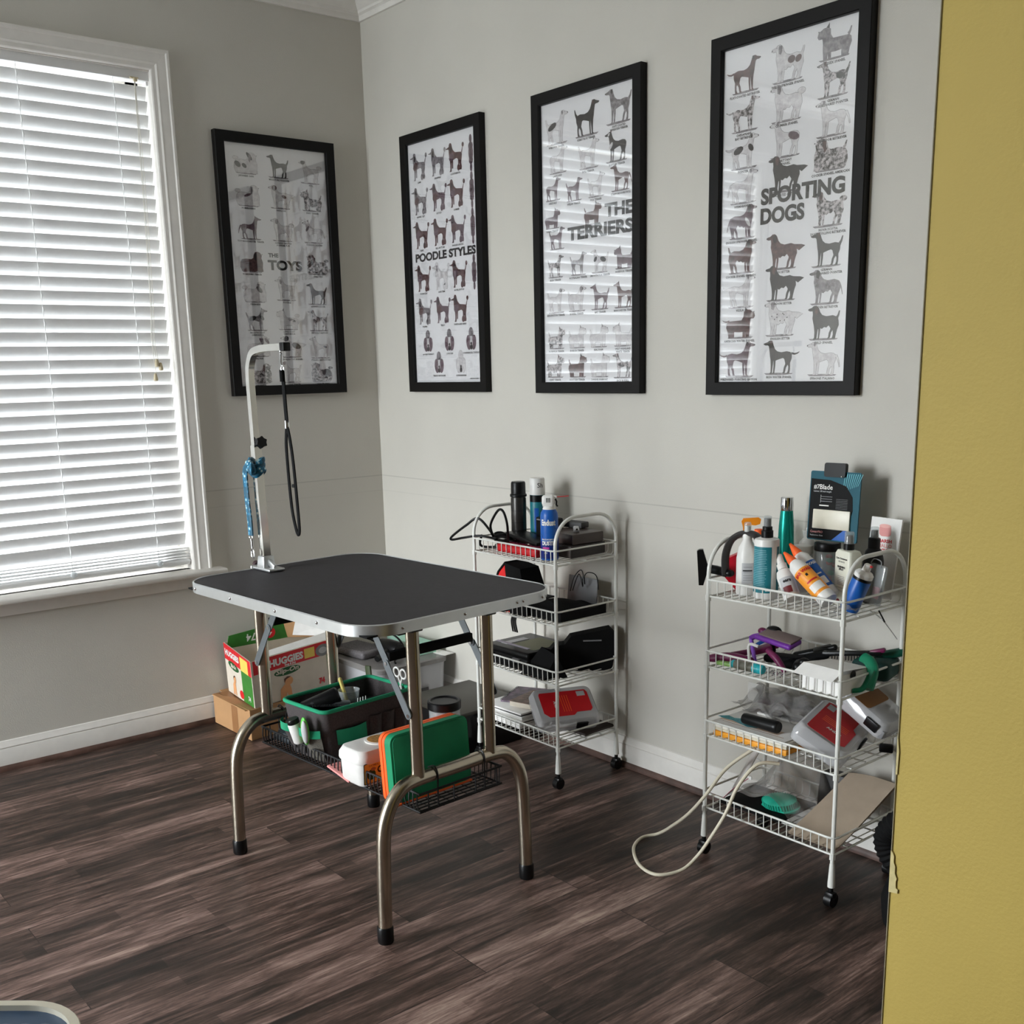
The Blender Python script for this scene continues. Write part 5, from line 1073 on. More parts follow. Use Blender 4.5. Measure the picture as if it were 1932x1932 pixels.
bottle('tall_bottle', 'tall metallic teal bottle with a mirror silver cap at the back', 2.122, -.088, z, (0, 0, 0), [('bottle_body', L([(.019, 0), (.021, .003), (.022, .10), (.020, .16), (.0165, .200)], TEALM, 26)), ('cap', L([(.0165, .200), (.0170, .201), (.0170, .234), (.0155, .236)], CHROME, 26))])
def f(b):
    b.lathe([(.030, 0), (.0315, .003), (.0315, .146), (.030, .151), (.018, .155)], WH, seg=28); band(b, .0315, .016, .134, CA-1.5, CA+.35, TEAL, 20)
    [band(b, .0318, .030+.0045*k, .0312+.0045*k, CA-1.35, CA+.05-random.random()*.25, mat('pale_teal', S(140, 190, 200), .5), 10) for k in range(22)]; band(b, .0318, .021, .0265, CA-.1, CA+.28, WH, 6); band(b, .0315, .016, .134, CA+.85, CA+1.25, TEAL, 8)
bottle('spray_bottle', 'wide white bottle with a teal text label and black pump', 2.192, -.262, z, (0, 0, 0), [('bottle_body', f), ('pump', lambda b: (b.lathe([(.015, .155), (.015, .172), (.0125, .174), (.0125, .182), (.0085, .184), (.0085, .203)], BLACK), b.lathe([(.0100, .176), (.0100, .208), (.0085, .209)], CLEAR, seg=16)))])
def f(b): b.lathe([(.020, 0), (.0215, .004), (.0215, .065), (.018, .078), (.011, .083)], WH); band(b, .0215, .01, .055, CA-.9, CA+.9, LGREY); band(b, .0218, .012, .030, CA-.7, CA+.3, mat('maroon', S(110, 30, 36), .5)); curved_text(b, 'ears', .012, INK, .0218, .045, CA)
bottle('small_spray_bottle', 'small white spray bottle tipped to the left against the front rim', 2.290, -.282, z+.012, (-.25, -.62, 0), [('bottle_body', f), ('nozzle', L([(.0125, .083), (.0125, .098), (.0095, .100), (.009, .124), (.006, .126)], WH))])
def tube_(lbl, x, y, z_, rot, m1, m2, cap, name='squeeze_tube'):
    def f(b): b.lathe([(.0215, 0), (.0225, .004), (.0225, .022)], WH); b.lathe([(.0225, .022), (.0225, .105)], m1); b.lathe([(.0225, .105), (.020, .128), (.012, .140)], WH); band(b, .0226, .03, .052, CA-.8, CA+.8, WH); band(b, .0229, .06, .064, CA-.6, CA+.7, m2); band(b, .0229, .078, .085, CA-.1, CA+.15, INK); curved_text(b, 'EAR WASH', .011, m2, .0229, .095, CA)
    return bottle(name, lbl, x, y, z_, rot, [('tube_body', f), ('nozzle', lambda b: b.lathe([(.012, .140), (.0115, .148), (.003, .178)], cap))])
tube_('orange and white bottle lying tilted against the front rim, its white base to the right', 2.402, -.293, z+.026, (-.10, -.98, 0), ORG := mat('amber_orange', S(250, 160, 50), .4), RED, ORANGE)
tube_('blue and white bottle leaning behind the orange one', 2.368, -.232, z+.022, (-.05, -.86, 0), BLUE, WH, ORANGE)
def f(b): b.lathe([(.022, 0), (.024, .003), (.024, .096)], CLEARB, seg=24); b.lathe([(.0215, .004), (.0215, .085)], mat('dusty_pink', S(176, 150, 158), .5), seg=20)
bottle('screw_top_jar', 'round jar with a flat white lid behind the teal-labelled bottle', 2.205, -.125, z, (0, 0, 0), [('jar_wall', f), ('lid', L([(.0252, .098), (.0255, .100), (.0255, .116), (.024, .119)], WH, 26))], cat='jar')
def f(b): b.lathe([(.030, 0), (.032, .003), (.032, .108), (.031, .110), (.030, .108), (.030, .003)], CLEAR, seg=26, cap=False)
jj = bottle('clip_jar', 'clear jar of red and green bits with a black lid under the blade package', 2.262, -.102, z, (0, 0, 0), [('jar_wall', f), ('lid', L([(.033, .110), (.0335, .112), (.0335, .128), (.032, .130)], BLACK, 26))], cat='jar')
b = B(); random.seed(9); [b.ball((random.uniform(-.018, .018), random.uniform(-.018, .018), .010+.0085*k), (.009, .007, .006), random.choice([RED, GREEN, BLACK, MAG, TEAL])) for k in range(11)]; b.build('contents', jj)
# blade package leaning on the wall above the jar lids
pk = thing('blade_package', 'black and teal card package printed #7 Blade with a black hanger tab, against the wall', 'package', (0, 0, 0))
Mp = face_frame((2.196, -.100, .871), (.999, .0, .012), (-.01, .07, 1))
b = B(); b.prism(rrect(.148, .178, .005, 3, .074, .089), .004, mat('package_teal', S(14, 84, 100), .5, spec=.3), Mp, -.004); b.build('card', pk)
b = B(); b.prism([(.003, .003), (.075, .003), (.118, .038), (.131, .080), (.128, .115), (.108, .142), (.06, .156), (.003, .158)], .0005, mat('package_black', S(10, 9, 10), .6, spec=.2), Mp)
random.seed(4)
for k in range(16): a = math.radians(-25+k*9); b.prism([(.112+.004*math.cos(a), .112+.004*math.sin(a)), (.112+.060*math.cos(a)*.55, .112+.06*math.sin(a)), (.1125+.060*math.cos(a)*.55, .1118+.06*math.sin(a))], 0, mat('pale_cyan', S(120, 210, 220), .4), Mp, .0003) if False else None
for k in range(9): x_ = .098+.0052*k; b.prism([(x_, .128+.002*k), (x_+.001, .128+.002*k), (x_+.006+.001*k, .174), (x_+.004+.001*k, .174)], 0, mat('pale_cyan', S(100, 190, 200), .4), Mp, .0004)
b.prism([(.075, .003), (.118, .038), (.1185, .003)], .0002, BLUE, Mp, .0004)
Mt = Mp @ TR(0, 0, .0007); b.text('#7', .016, WHITE, Mt @ TR(.012, .137, 0), 'LEFT'); b.text('Blade', .018, WHITE, Mt @ TR(.029, .137, 0), 'LEFT'); b.text('Leaves 1/8 inch length', .006, LGREY, Mt @ TR(.012, .126, 0), 'LEFT'); 
for yy in (.113, .107, .101): b.box((.052, yy, 0), (.034, .0008, .0003), LGREY, M=Mt)
for k in range(7): b.box((.098, .108-.004*k, 0), (.034, .0007, .0003), GREY, M=Mt)
b.box((.046, .090, 0), (.028, .003, .0004), WHITE, M=Mt); b.box((.035, .107, 0), (.001, .020, .0003), LGREY, M=Mt); b.text('ConairPRO', .008, PINK, Mt @ TR(.010, .021, 0), 'LEFT'); b.text('Replacement Blade', .005, LGREY, Mt @ TR(.010, .012, 0), 'LEFT'); b.build('print', pk)
b = B(); b.box((.072, .055, .003), (.110, .050, .005), mat('cream_pack', S(228, 222, 204), .35), bev=.002, M=Mp); b.build('blister_pocket', pk)
b = B(); b.prism(rrect(.062, .036, .006, 4, .074, .182), .012, BLACK, Mp, -.006); b.ball((.096, .166, .006), .003, CHROME, M=Mp); b.build('hanger_tab', pk)
def f(b):
    Mb = RZ(-22); rs = [[(x, y, z_) for x, y in rrect(w_, d_, .008, 4)] for w_, d_, z_ in ((.060, .034, 0), (.064, .038, .004), (.064, .038, .128), (.056, .032, .137), (.026, .024, .139))]; n = len(rs[0])
    b.add([p for r_ in rs for p in r_], [(j*n+k, j*n+(k+1) % n, (j+1)*n+(k+1) % n, (j+1)*n+k) for j in range(4) for k in range(n)]+[tuple(range(n))[::-1], tuple(range(4*n, 5*n))], CREAMW := mat('ivory_bottle', S(222, 222, 206), .4), Mb)
def fl(b):
    Mb = RZ(-22) @ face_frame((0, -.0193, 0), (1, 0, 0), (0, 0, 1)); b.text('Chris Christensen', .0062, INK, Mb @ TR(0, .118, 0), bold=.04); b.text('ICE ON ICE', .005, INK, Mb @ TR(0, .110, 0)); b.text('FINISHING|SPRAY'.replace('|', '\n'), .0068, INK, Mb @ TR(0, .094, 0), bold=.05); [b.box((0, .074-.004*k, 0), (.028, .0012, .0002), GREY, M=Mb) for k in range(6)]; b.box((0, .046, 0), (.034, .0008, .0002), GREY, M=Mb); b.text('8 fl oz', .006, GREY, Mb @ TR(0, .038, 0)); b.prism([(-.028, .02), (-.022, .034), (-.024, .050), (-.028, .046)], .0002, INK, Mb); [b.prism(ell(q, .012, .007, .006, 10), .0002, MATS['maroon'], Mb) for q in (-.008, .012)]
bottle('square_bottle', 'ivory rectangular spray bottle with black print and a dark cap', 2.392, -.205, z, (0, 0, 0), [('bottle_body', f), ('label_print', fl), ('cap', lambda b: (b.lathe([(.013, .139), (.013, .153), (.009, .156), (.008, .174)], BLACK), b.lathe([(.0118, .150), (.0112, .180), (.009, .183)], CLEAR, seg=16)))])
bottle('spray_bottle', 'glossy black spray bottle between the ivory bottle and the pink-printed pouch', 2.412, -.128, z, (0, 0, 0), [('bottle_body', L([(.023, 0), (.025, .004), (.025, .105), (.020, .128), (.0135, .136)], BLACK)), ('nozzle', lambda b: (b.lathe([(.0145, .136), (.0145, .160), (.009, .163), (.008, .180)], BLACK), b.lathe([(.0105, .162), (.0100, .186), (.008, .188)], CLEAR, seg=16)))])
bottle('dispenser_bottle', 'short bright blue bottle with a white flip top leaning right', 2.436, -.262, z+.006, (-.10, .34, 0), [('bottle_body', lambda b: (b.lathe([(.021, 0), (.0225, .004), (.0225, .080), (.021, .086)], BLUE), b.lathe([(.0228, .080), (.0228, .087)], BLACK))), ('flip_top', lambda b: (b.lathe([(.0225, .087), (.0225, .096), (.018, .101), (.010, .104), (.009, .118), (.006, .121)], WH), b.box((.006, 0, .118), (.012, .008, .005), RED, bev=.002)))])
b = B(); fz = lambda u, v: (.004*math.sin(7*v), .012*math.sin(PI*u)*(1-v)**.5*.8, 0)
pc = thing('treat_pouch', 'white card pouch printed with a pink marshmallow, leaning at the wall', 'pouch', (0, 0, 0))
Mk = face_frame((2.372, -.078, z), (1, 0, .0), (-.035, .02, 1))
b = B(); b.prism([(0, 0), (.062, 0), (.088, .203), (.004, .205), (-.004, .12)], .006, PAPER, Mk, -.006); b.build('pouch_body', pc)
b = B(); b.prism(rrect(.032, .028, .008, 5, .042, .172), .0004, PINK, Mk); b.prism(ell(.042, .184, .016, .005, 16), .0003, mat('pink_light', S(238, 176, 170), .5), Mk, .0004)
for i, t_ in enumerate(('MARSH', 'MALLO', 'WTCH')): b.text(t_, .012, (RED, PINK, REDB)[i], Mk @ TR(.042, .146-.012*i, .0006), bold=.03)
b.build('print', pc)
b = B(); b.box((0, 0, .0), (.052, .012, .10), CLEAR, bev=.005); b.tube(cr([(-.02, -.008, .05), (-.01, -.01, .062), (.012, -.01, .060), (.015, -.01, .045)], 5), .0014, GREY, 6); b.box((.006, 0, -.02), (.02, .006, .03), mat('dusty_red', S(150, 70, 60), .5), bev=.003)
put(b, 'plastic_packet', 'clear plastic packet with small metal parts in front of the white pouch', 'packet', 2.438, -.155, z+.052, (-.1, .1, -.2))
b = B(); b.ball((0, 0, .016), (.020, .018, .020), WH); b.lathe([(.010, .034), (.013, .050), (.014, .056), (.006, .060), (.004, .070)], WH, seg=16)
put(b, 'cotton_container', 'small white rounded bottle top left of the blade package', 'container', 2.172, -.050, z+.0, (0, 0, 0)) if False else b.bm.free()
bottle('plain_white_bottle', 'plain white bottle with a fluted top just left of the blade package', 2.180, -.072, z, (0, 0, 0), [('bottle_body', L([(.022, 0), (.024, .003), (.024, .098), (.022, .118), (.012, .130)], WH)), ('fluted_top', lambda b: (b.lathe([(.010, .130), (.014, .148), (.015, .150)], WH, seg=12), b.box((.006, 0, .156), (.020, .008, .010), WH, rot=(0, -.5, 0), bev=.002)))])
b = B(); b.tube(cr([(2.468, -.22, z+.002), (2.480, -.20, .722), (2.492, -.20, .712)], 4), .0016, WIREW, 6); b.cyl((2.492, -.20, .716), (2.531, -.20, .676), .0012, CHROME, 6)
b.cyl((2.478, -.20, .738), (2.496, -.20, .712), .0018, BLACK, 6)
put(b, 'grooming_needle', 'thin silver pin poking out at the right end of the top shelf', 'pin', 0, 0, 0)
b = B(); grid_sheet(lambda u, v: (.040*(u-.5)+.006*math.sin(9*v), .05*(v-.5), .004+.010*abs(math.sin(5*u+3*v))+.008*math.sin(4*v)**2), 14, 14, BAGM, b); put(b, 'crumpled_wrapper', 'crumpled clear wrapper at the right front corner of the right cart top shelf', 'wrapper', 2.445, -.285, z+.003)

# ================================================================== RIGHT CART: SECOND SHELF
z = SF[1]+.0005
def rod(b, p, q_, r, m, r1=None): b.cyl(p, q_, r, m, 12, r1); b.ball(p, r, m, seg=10, rings=8); b.ball(q_, r1 or r, m, seg=10, rings=8)
pb = thing('slicker_brush', 'purple slicker brush with a grey padded back across the second shelf', 'brush', (0, 0, 0))
b = B(); b.box((2.185, -.195, .612), (.125, .050, .014), PURP, bev=.006, seg=3, rot=(.25, .06, -.10)); b.tube(cr([(2.128, -.19, .612), (2.108, -.195, .606), (2.100, -.20, .600)], 4), .008, PURP, 8); b.build('brush_head', pb)
b = B(); b.box((2.190, -.192, .6215), (.112, .044, .005), mat('taupe_pad', S(120, 104, 100), .8), bev=.002, rot=(.25, .06, -.10)); b.build('pad', pb)
b = B(); rod(b, (2.102, -.20, .600), (2.132, -.22, z+.008), .0055, mat('bright_purple', S(150, 90, 210), .4)); b.build('handle', pb)
sh_ = [('magenta handled brush lying at the left front of the second shelf', 'brush', (2.035, -.285, z+.010), (2.140, -.250, z+.016), .0125, MAG),
 ('black oval brush standing behind the purple brush', 'brush', (2.118, -.140, z+.012), (2.180, -.13, z+.082), .017, BLACK),
 ('white bent hook tool in the middle of the second shelf', 'tool', (2.150, -.262, z+.01), (2.142, -.258, z+.055), .0045, WHITE),
 ('blue and white comb at the left back of the second shelf', 'comb', (2.070, -.17, z+.012), (2.120, -.13, z+.05), .007, BLUE),
 ('dark plum curved handle right of the white hook tool', 'brush', (2.206, -.262, z+.058), (2.262, -.270, z+.020), .0085, MAG)]
for lb, ct, p, q_, r_, m_ in sh_[:1]+sh_[3:]:
    b = B(); p, q_ = Vector(p), Vector(q_); mid = (p+q_)/2+Vector((0, 0, .006)); b.tube(cr([p, mid, q_], 6), [r_*(.8+.3*math.sin(PI*k/12)) for k in range(13)], m_, 10); b.ball(p, r_*.8, m_, seg=10, rings=8); b.ball(q_, r_*.85, m_, seg=10, rings=8)
    if ct == 'comb': b.tube([p+Vector((.01, -.01, .004)), q_+Vector((.01, -.01, .002))], .004, WHITE, 6)
    put(b, 'grooming_'+ct, lb, ct, 0, 0, 0)
b = B(); b.ball((2.150, -.165, z+.085), (.024, .015, .014), BLACK); b.tube([(2.150, -.165, z+.08), (2.135, -.15, z+.01)], .009, BLACK, 8); b.ball((2.118, -.172, z+.080), (.014, .010, .010), MAG); put(b, 'round_black_brush', 'black round-headed brush on top behind the purple brush', 'brush', 0, 0, 0)
b = B(); b.tube(cr([(2.168, -.255, z+.062), (2.145, -.262, z+.064), (2.148, -.265, z+.03), (2.155, -.268, z+.006)], 4), .0042, WHITE, 8); put(b, 'hook_tool', 'white bent hook tool in the middle of the second shelf', 'tool', 0, 0, 0)
b = B(); b.box((0, 0, .012), (.14, .05, .022), BLACKM, bev=.009, seg=3, rot=(0, -.05, 0)); put(b, 'matte_black_brush', 'matte black brush under the purple brush', 'brush', 2.195, -.15, z, (0, 0, .15))
b = B(); b.box((0, 0, .018), (.12, .06, .034), BLACK, bev=.014, seg=3); b.ball((-.03, -.02, .036), (.016, .012, .012), BLACK); put(b, 'black_clippers', 'glossy black clippers in the middle of the second shelf', 'clippers', 2.305, -.19, z, (0, 0, .5))
for lb_, (p, q_, r_), m_ in (('black paddle brush lying behind the plum curved handle', ((2.225, -.215, z+.014), (2.320, -.140, z+.055), .013), BLACKM), ('short black brush leaning on the back wires of the second shelf', ((2.185, -.110, z+.012), (2.285, -.085, z+.050), .012), BLACK), ('dark plum handled comb under the round black brush', ((2.060, -.225, z+.012), (2.150, -.150, z+.040), .009), MAG)):
    b = B(); rod(b, p, q_, r_, m_, r_*.7); b.box(Vector(q_)*.7+Vector(p)*.3, (.05, .03, .016), m_, bev=.005, rot=(.2, -.3, .6)); put(b, 'grooming_brush', lb_, 'brush', 0, 0, 0)
b = B(); b.box((0, 0, .006), (.09, .024, .010), LIME := mat('pale_green', S(150, 196, 110), .4), bev=.003); put(b, 'green_comb', 'pale green comb near the left front of the second shelf', 'comb', 2.108, -.283, z, (0, 0, .12))
tb = thing('tick_tool', 'clear grey cylinder with a turquoise end lying at the front of the second shelf', 'tool', (2.120, -.292, z+.013), rot=(0, 1.57, .06))
b = B(); b.lathe([(.010, 0), (.0125, .01), (.0125, .062)], mat('smoke_plastic', S(110, 108, 96), .3)); b.build('barrel', tb)
b = B(); b.lathe([(.0128, .062), (.0128, .088), (.010, .092)], TURQ := mat('turquoise', S(40, 180, 190), .35)); b.build('cap', tb); b = B(); b.lathe([(.004, -.012), (.010, -.004), (.011, .004)], TURQ); b.build('tip', tb)
b = B(); [b.tube(cr([(.012*k, .004*(k % 2), 0), (.012*k+.008, .01, .012), (.012*k+.018, .0, .004)], 4), .0016, CHROME, 6) for k in range(4)]; put(b, 'metal_clips', 'little pile of bright metal clips beside the turquoise tool', 'clips', 2.225, -.288, z+.003)
wb = thing('white_carton', 'small open white carton with its lid flap folded forward over the front rim', 'box', (2.402, -.252, z), .0)
b = B(); w_, l_, h_ = .108, .118, .052
for c_, s_ in (((0, -l_/2, h_/2), (w_, .0015, h_)), ((0, l_/2, h_/2), (w_, .0015, h_)), ((-w_/2, 0, h_/2), (.0015, l_, h_)), ((w_/2, 0, h_/2), (.0015, l_, h_)), ((0, 0, .001), (w_, l_, .0015))): b.box(c_, s_, PAPER)
b.build('carton', wb)
b = B(); b.add([(-.054, .059, h_), (.054, .059, h_), (.060, -.060, h_+.014), (-.052, -.060, h_+.016), (.052, -.094, h_-.008), (-.060, -.094, h_-.006)], [(0, 1, 2, 3), (3, 2, 4, 5)], PAPER)
b.build('lid_flap', wb); b = B(); b.prism(ell(0, 0, .012, .012, 14), .0004, BLACK, face_frame((.0555, -.012, h_-.006), (0, 1, 0), (0, 0, 1))); b.build('thumb_hole', wb)
b = B(); b.box((0, 0, .02), (.15, .020, .012), BLACK, bev=.004, rot=(0, -.12, 0)); [b.box((-.05+.007*k, 0, .010), (.0014, .006, .02), BLACK) for k in range(16)]; b.box((.062, 0, .032), (.04, .018, .011), MAG, bev=.004, rot=(0, -.3, 0)); put(b, 'black_comb_handle', 'black comb with a dark plum tip resting behind the white carton', 'comb', 2.370, -.135, z+.040, (0, 0, .35))
b = B(); b.box((0, 0, .028), (.10, .10, .05), mat('dark_teal', S(14, 60, 56), .6), bev=.016, seg=3); b.box((.03, .03, .06), (.09, .03, .02), mat('dark_green_rubber', S(10, 84, 66), .5), bev=.008, rot=(0, -.25, .3)); put(b, 'dark_brush_pile', 'dark teal bristle block at the right back of the second shelf', 'brush', 2.420, -.105, z, (0, 0, .25)); 
b = B(); b.tube(cr([(2.482, -.235, z+.010), (2.474, -.205, z+.045), (2.455, -.19, z+.065), (2.43, -.18, z+.07)], 6), .014, mat('emerald', S(12, 122, 88), .45), 10, fx=.6); b.tube(cr([(2.455, -.262, z+.006), (2.472, -.24, z+.012), (2.475, -.21, z+.05)], 5), .010, MATS['emerald'], 8, fx=.6); put(b, 'green_handle_brush', 'emerald green curved handle beside the white carton at the right end', 'brush', 0, 0, 0)

# ================================================================== RIGHT CART: THIRD SHELF
z = SF[2]+.0005
os_ = thing('pad_stack', 'flat stack of white and orange packaged pads at the front of the third shelf', 'package', (2.182, -.205, z), .02)
b = B(); b.box((0, 0, .0085), (.235, .20, .016), mat('amber', S(246, 166, 44), .5), bev=.003); b.build('orange_pack', os_, label='amber orange lower pack')
b = B(); b.box((0, 0, .0215), (.235, .20, .009), mat('pale_pad', S(222, 214, 190), .7), bev=.004); b.box((.0, 0, .031), (.24, .205, .010), mat('ivory_pad', S(234, 230, 218), .7), bev=.003); b.build('white_pack', os_)
mg = thing('booklet', 'white booklet with a teal wave drawing on top of the pad stack', 'booklet', (2.178, -.205, z+.0365), .0)
b = B(); b.box((0, 0, .0018), (.238, .208, .003), PAPER, bev=.0008); b.build('cover', mg)
b = B(); f = [(-.095, -.01), (-.075, .012), (-.05, .006), (-.03, .018), (-.0, .002), (.03, .0), (.045, -.018), (.02, -.028), (-.01, -.022), (-.04, -.014), (-.07, -.016)]; b.prism([(x-.040, y-.045) for x, y in f], .0003, TURQ if False else mat('wave_teal', S(70, 160, 170), .5, noise=.3, nscale=90), TR(0, 0, .0034)); b.box((-.02, -.055, .0034), (.19, .03, .0004), mat('pale_peach', S(226, 200, 180), .7)); b.box((-.0, -.078, .0034), (.20, .0015, .0005), CARD2); b.build('cover_print', mg)
b = B(); b.box((0, 0, .004), (.19, .022, .006), PAPER, bev=.001); b.box((0, 0, .0075), (.18, .012, .001), LGREY); put(b, 'white_strip', 'narrow white lined strip lying across the booklet', 'strip', 2.205, -.163, z+.040, (0, 0, .02))
b = B(); b.lathe([(.0135, 0), (.0150, .006), (.0155, .05), (.0165, .10), (.0165, .108), (.014, .112)], BLACK, seg=20); put(b, 'cylindrical_tool', 'thick black cylindrical handle on the booklet behind the rim', 'handle', 2.138, -.268, z+.0575, (0, PI/2-.0, .02))
b = B(); b.box((0, 0, .003), (.15, .014, .005), DGREY, bev=.001); put(b, 'dark_grey_strip', 'dark grey flat strip behind the white lined strip', 'strip', 2.215, -.140, z+.040, (0, 0, .02))
random.seed(21)
pbag = thing('plastic_bag_pile', 'crumpled clear plastic bags heaped over the back of the third shelf', 'plastic bags', (0, 0, 0))
for k in range(3):
    ph = random.random()*6
    b = B(); grid_sheet(lambda u, v, k=k, ph=ph: (2.095+.06*k+.16*(u-.5)+.012*math.sin(6*v+ph), -.115+.14*(v-.5)+.010*math.sin(5*u), z+.046+.055*math.sin(PI*u)*math.sin(PI*v)**.6+.010*math.sin(11*u+7*v+ph)+.006*math.sin(19*v+ph*2)+.004*k), 24, 20, BAGM, b); b.build('bag_sheet', pbag)
b = B(); [b.box((2.10+.05*k, -.12, z+.064+.004*k), (.045, .03, .01), m_, bev=.004, rot=(.1, .1*k, .5*k)) for k, m_ in enumerate((MAG, MATS['maroon'], DGREY, BLACK))]; b.build('bag_contents', pbag)
clip_case('attachment_case', 'clear plastic case with a dark red label tilted at the right of the third shelf', (2.350, -.205, z+.034), (.50, -.08, 1.83), 'ANDIS', .205, .150)
clip_case('attachment_case', 'clear plastic case with a brown card inside at the right back of the third shelf', (2.405, -.105, z+.090), (.10, .50, .0), '', .16, .11, False)
b = B(); b.box((0, 0, .012), (.035, .018, .022), BLACK, bev=.005); put(b, 'black_clip', 'small black clip at the right end behind the clear cases', 'clip', 2.462, -.105, z+.006, (0, 0, .5))
ct_ = thing('white_spool', 'white roll on a card tag standing at the back left of the third shelf', 'roll', (2.066, -.132, z+.008))
b = B(); b.cyl((-.000, -.0, .074), (.012, -.020, .074), .016, WHITE, 20); b.build('roll', ct_); b = B(); b.box((-.006, .012, .070), (.050, .002, .056), PAPER); b.build('tag', ct_)

# ================================================================== RIGHT CART: BOTTOM SHELF
z = SF[3]+.0005
tcm = thing('rubber_curry_brush', 'turquoise rubber curry brush with ribbed rim inside the clear bag', 'brush', (2.222, -.205, z+.006), rot=(.35, -.12, .25))
b = B(); b.lathe([(.040, 0), (.046, .002), (.047, .010), (.041, .012), (.040, .030), (.034, .033)], mat('aqua', S(46, 200, 170), .5), seg=40, sx=1.15, sy=.72)
for k in range(40): a = 2*PI*k/40; b.box((.0415*1.15*math.cos(a), .0415*.72*math.sin(a), .022), (.0016, .0016, .018), MATS['aqua'])
b.build('ribbed_body', tcm)
cbg = thing('clear_zip_bag', 'large crumpled clear bag with a dark tray on the bottom shelf of the right cart', 'bag', (0, 0, 0))
b = B(); grid_sheet(lambda u, v: (2.09+.26*u, -.285+.20*v, z+.012+.125*math.sin(PI*min(1, u*1.1))**.8*(.35+.65*v)+.010*math.sin(13*u+5*v)+.006*math.sin(21*v+3*u)), 30, 22, BAGM, b); b.build('bag_sheet', cbg)
b = B(); b.box((2.17, -.20, z+.004), (.20, .17, .006), BLACKM, bev=.002, rot=(0, 0, .05)); b.build('dark_tray', cbg)
b = B(); b.tube(cr([(2.085, -.285, z+.014), (2.12, -.275, z+.055), (2.155, -.262, z+.088)], 5), .0035, mat('zip_pink', S(196, 110, 128), .5), 6, fx=.4); b.box((2.158, -.262, z+.09), (.014, .004, .010), WHITE, bev=.002); b.build('zip_strip', cbg)
b = B(); grid_sheet(lambda u, v: (2.325+.14*u+.02*v, -.318+.235*v, z+.006+.105*v**1.1+.012*u*v+.004*math.sin(4*u)), 12, 14, mat('card_sleeve', S(168, 152, 134), .8), b); grid_sheet(lambda u, v: (2.325+.14*u+.02*v, -.316+.235*v, z+.002+.098*v**1.1+.012*u*v), 12, 14, MATS['card_sleeve'], b)
put(b, 'cardboard_sleeve', 'long tan cardboard sleeve tilted at the right of the bottom shelf', 'cardboard', 0, 0, 0)
b = B(); b.box((0, 0, .05), (.12, .05, .10), mat('near_black', S(34, 32, 32), .5), bev=.004, rot=(-.12, 0, 0)); put(b, 'dark_box', 'dark box standing at the back of the right cart bottom shelf', 'box', 2.33, -.085, z)
b = B()
b.tube(cr([(2.175, -.265, .325), (2.117, -.31, .263), (2.086, -.355, .191), (2.031, -.362, .12), (1.965, -.355, .06), (1.905, -.345, .014), (1.880, -.387, .006), (1.913, -.455, .006), (1.994, -.517, .006), (2.065, -.525, .006), (2.102, -.470, .014), (2.118, -.425, .045), (2.148, -.405, .105), (2.178, -.385, .175), (2.192, -.355, .245), (2.215, -.305, .300), (2.25, -.26, .30)], 8), .0047, mat('ivory_hose', S(226, 218, 196), .45), 10)
put(b, 'ivory_tube', 'ivory hose looping from the right cart down onto the floor', 'hose', 0, 0, 0)
b = B(); b.tube(cr([(2.155, -.21, .325), (2.14, -.245, .262), (2.115, -.27, .19)], 5), .012, mat('frosted', S(190, 186, 182), .4), 10, fx=.5); b.box((2.14, -.17, .318), (.05, .03, .02), PAPER, bev=.004)
b.tube(cr([(2.11, -.16, .31), (2.10, -.18, .27), (2.15, -.2, .262)], 5), .0012, LGREY, 6)
put(b, 'frosted_sleeve', 'frosted plastic strip hanging under the third shelf beside the ivory hose', 'plastic strip', 0, 0, 0)

# ================================================================== BLACK DRYER BEHIND THE RIGHT CART
vd = thing('stand_dryer', 'black blower with a ribbed hose on the floor behind the right cart', 'dryer', (2.70, -.22, 0))
b = B(); b.lathe([(.10, .0), (.135, .01), (.140, .06), (.130, .10), (.10, .128), (.04, .135)], BLACKM, seg=30); b.box((0, 0, .14), (.12, .07, .03), BLACKM, bev=.012); b.build('housing', vd)
b = B(); P = cr([(-.02, -.06, .135), (-.075, -.09, .175), (-.10, -.09, .23), (-.055, -.08, .285), (.03, -.07, .31), (.12, -.06, .30)], 12)
b.tube(P, [.030+(.003 if k % 2 else -.001) for k in range(len(P))], BLACKM, 14); b.build('ribbed_hose', vd)
for a in (0, 2.1, 4.2): b = B(); b.ball((.09*math.cos(a), .09*math.sin(a), .006), (.02, .02, .006), BLACK); b.build('foot', vd)

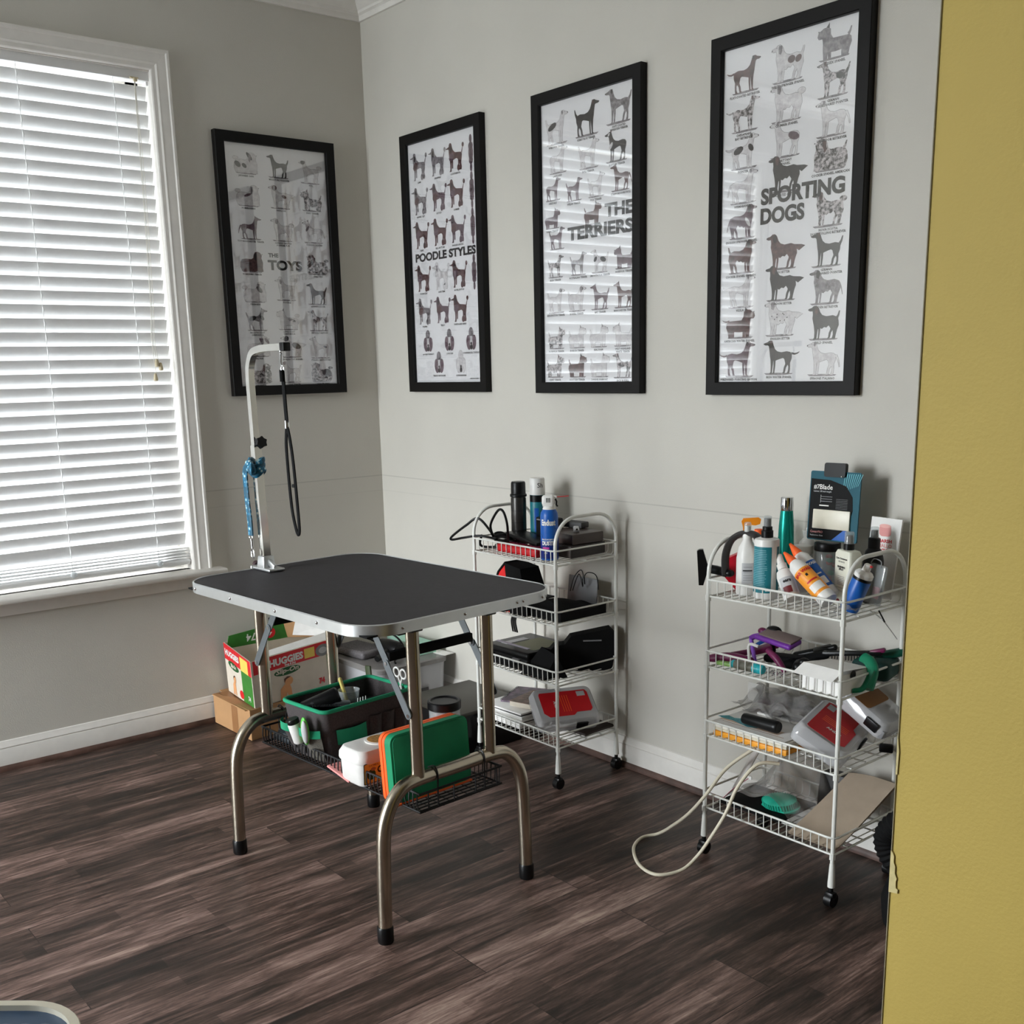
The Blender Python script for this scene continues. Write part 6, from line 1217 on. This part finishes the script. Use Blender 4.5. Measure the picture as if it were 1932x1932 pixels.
# ================================================================== SECOND TABLE, CORNER AT THE LOWER LEFT
t2 = thing('grooming_table', 'second table, only its white-rimmed corner with blue studded mat showing at lower left', 'table', (2.984, -2.712, 0), math.radians(49))
MATB = mat('studded_mat', S(66, 88, 116), .3)
W2, L2, Z2 = .60, .90, .78
o_ = rrect(.72, .70, .068, 10, 0, 0); i_ = rrect(.72-.017, .70-.017, .060, 10); n = len(o_)
b = B(); rim = [[(x, y, Z2-.024) for x, y in i_], [(x, y, Z2-.024) for x, y in o_], [(x, y, Z2+.000) for x, y in o_], [(x, y, Z2+.0015) for x, y in rrect(.718, .698, .067, 10)], [(x, y, Z2+.0015) for x, y in i_], [(x, y, Z2-.006) for x, y in i_]]
b.add([p for r_ in rim for p in r_], [(j*n+k, j*n+(k+1) % n, (j+1)*n+(k+1) % n, (j+1)*n+k) for j in range(5) for k in range(n)], mat('cream_rim', S(232, 226, 208), .35)); b.build('rim', t2)
b = B(); b.prism(rrect(.706, .686, .06, 8), .016, MATB, TR(0, 0, Z2-.020))
for i in range(-20, 21):
    for j in range(-22, 23):
        x, y = i*.0172+(.0086 if j % 2 else 0), j*.0149
        if abs(x) < .335 and abs(y) < .325: b.lathe([(.0070, Z2-.0045), (.0066, Z2-.0018), (.0058, Z2-.0012)], MATB, TR(x, y, 0), 12)
b.build('studded_mat', t2)
for sx in (-1, 1):
    for sy in (-1, 1): b = B(); b.tube([(sx*.28, sy*.26, 0.0), (sx*.28, sy*.26, Z2-.024)], .014, STEEL, 12); b.build('leg', t2)


# ================================================================== SUB-PARTS: hang fittings on the part that carries them
PAIRS = {'rivet': 'rim', 'foot_cap': 'arched_foot_tube', 'lid_label': 'lid|shell', 'pocket_hem': 'end_pocket', 'label_panel': 'tub_body', 'round_flap': 'lid',
         'long_side_print': 'carton', 'short_side_print': 'carton', 'packing_tape': 'carton', 'flap_print': 'flap', 'cover_print': 'cover', 'blister_pocket': 'card', 'hanger_tab': 'card',
         'cord_button': 'bottom_rail', 'tassel': 'pull_cord', 'cord_lock': 'headrail', 'printed_drawings': 'print_paper', 'label_print': 'bottle_body', 'straw': 'trigger_head', 'trigger': 'trigger_head', 'plug': 'cord', 'thumb_hole': 'carton'}
def centre(o): return sum((Vector(c) for c in o.bound_box), Vector())/8
base = lambda o: o.name.split('.')[0]
for o in list(bpy.data.objects):
    if o.type != 'MESH' or not o.parent or base(o) not in PAIRS: continue
    want = PAIRS[base(o)].split('|')
    sib = [c for c in o.parent.children if base(c) in want and c is not o]
    if sib and o.parent.parent is None:
        o.parent = min(sib, key=lambda c: abs(centre(c).x-centre(o).x) if base(o) == 'foot_cap' else 0)
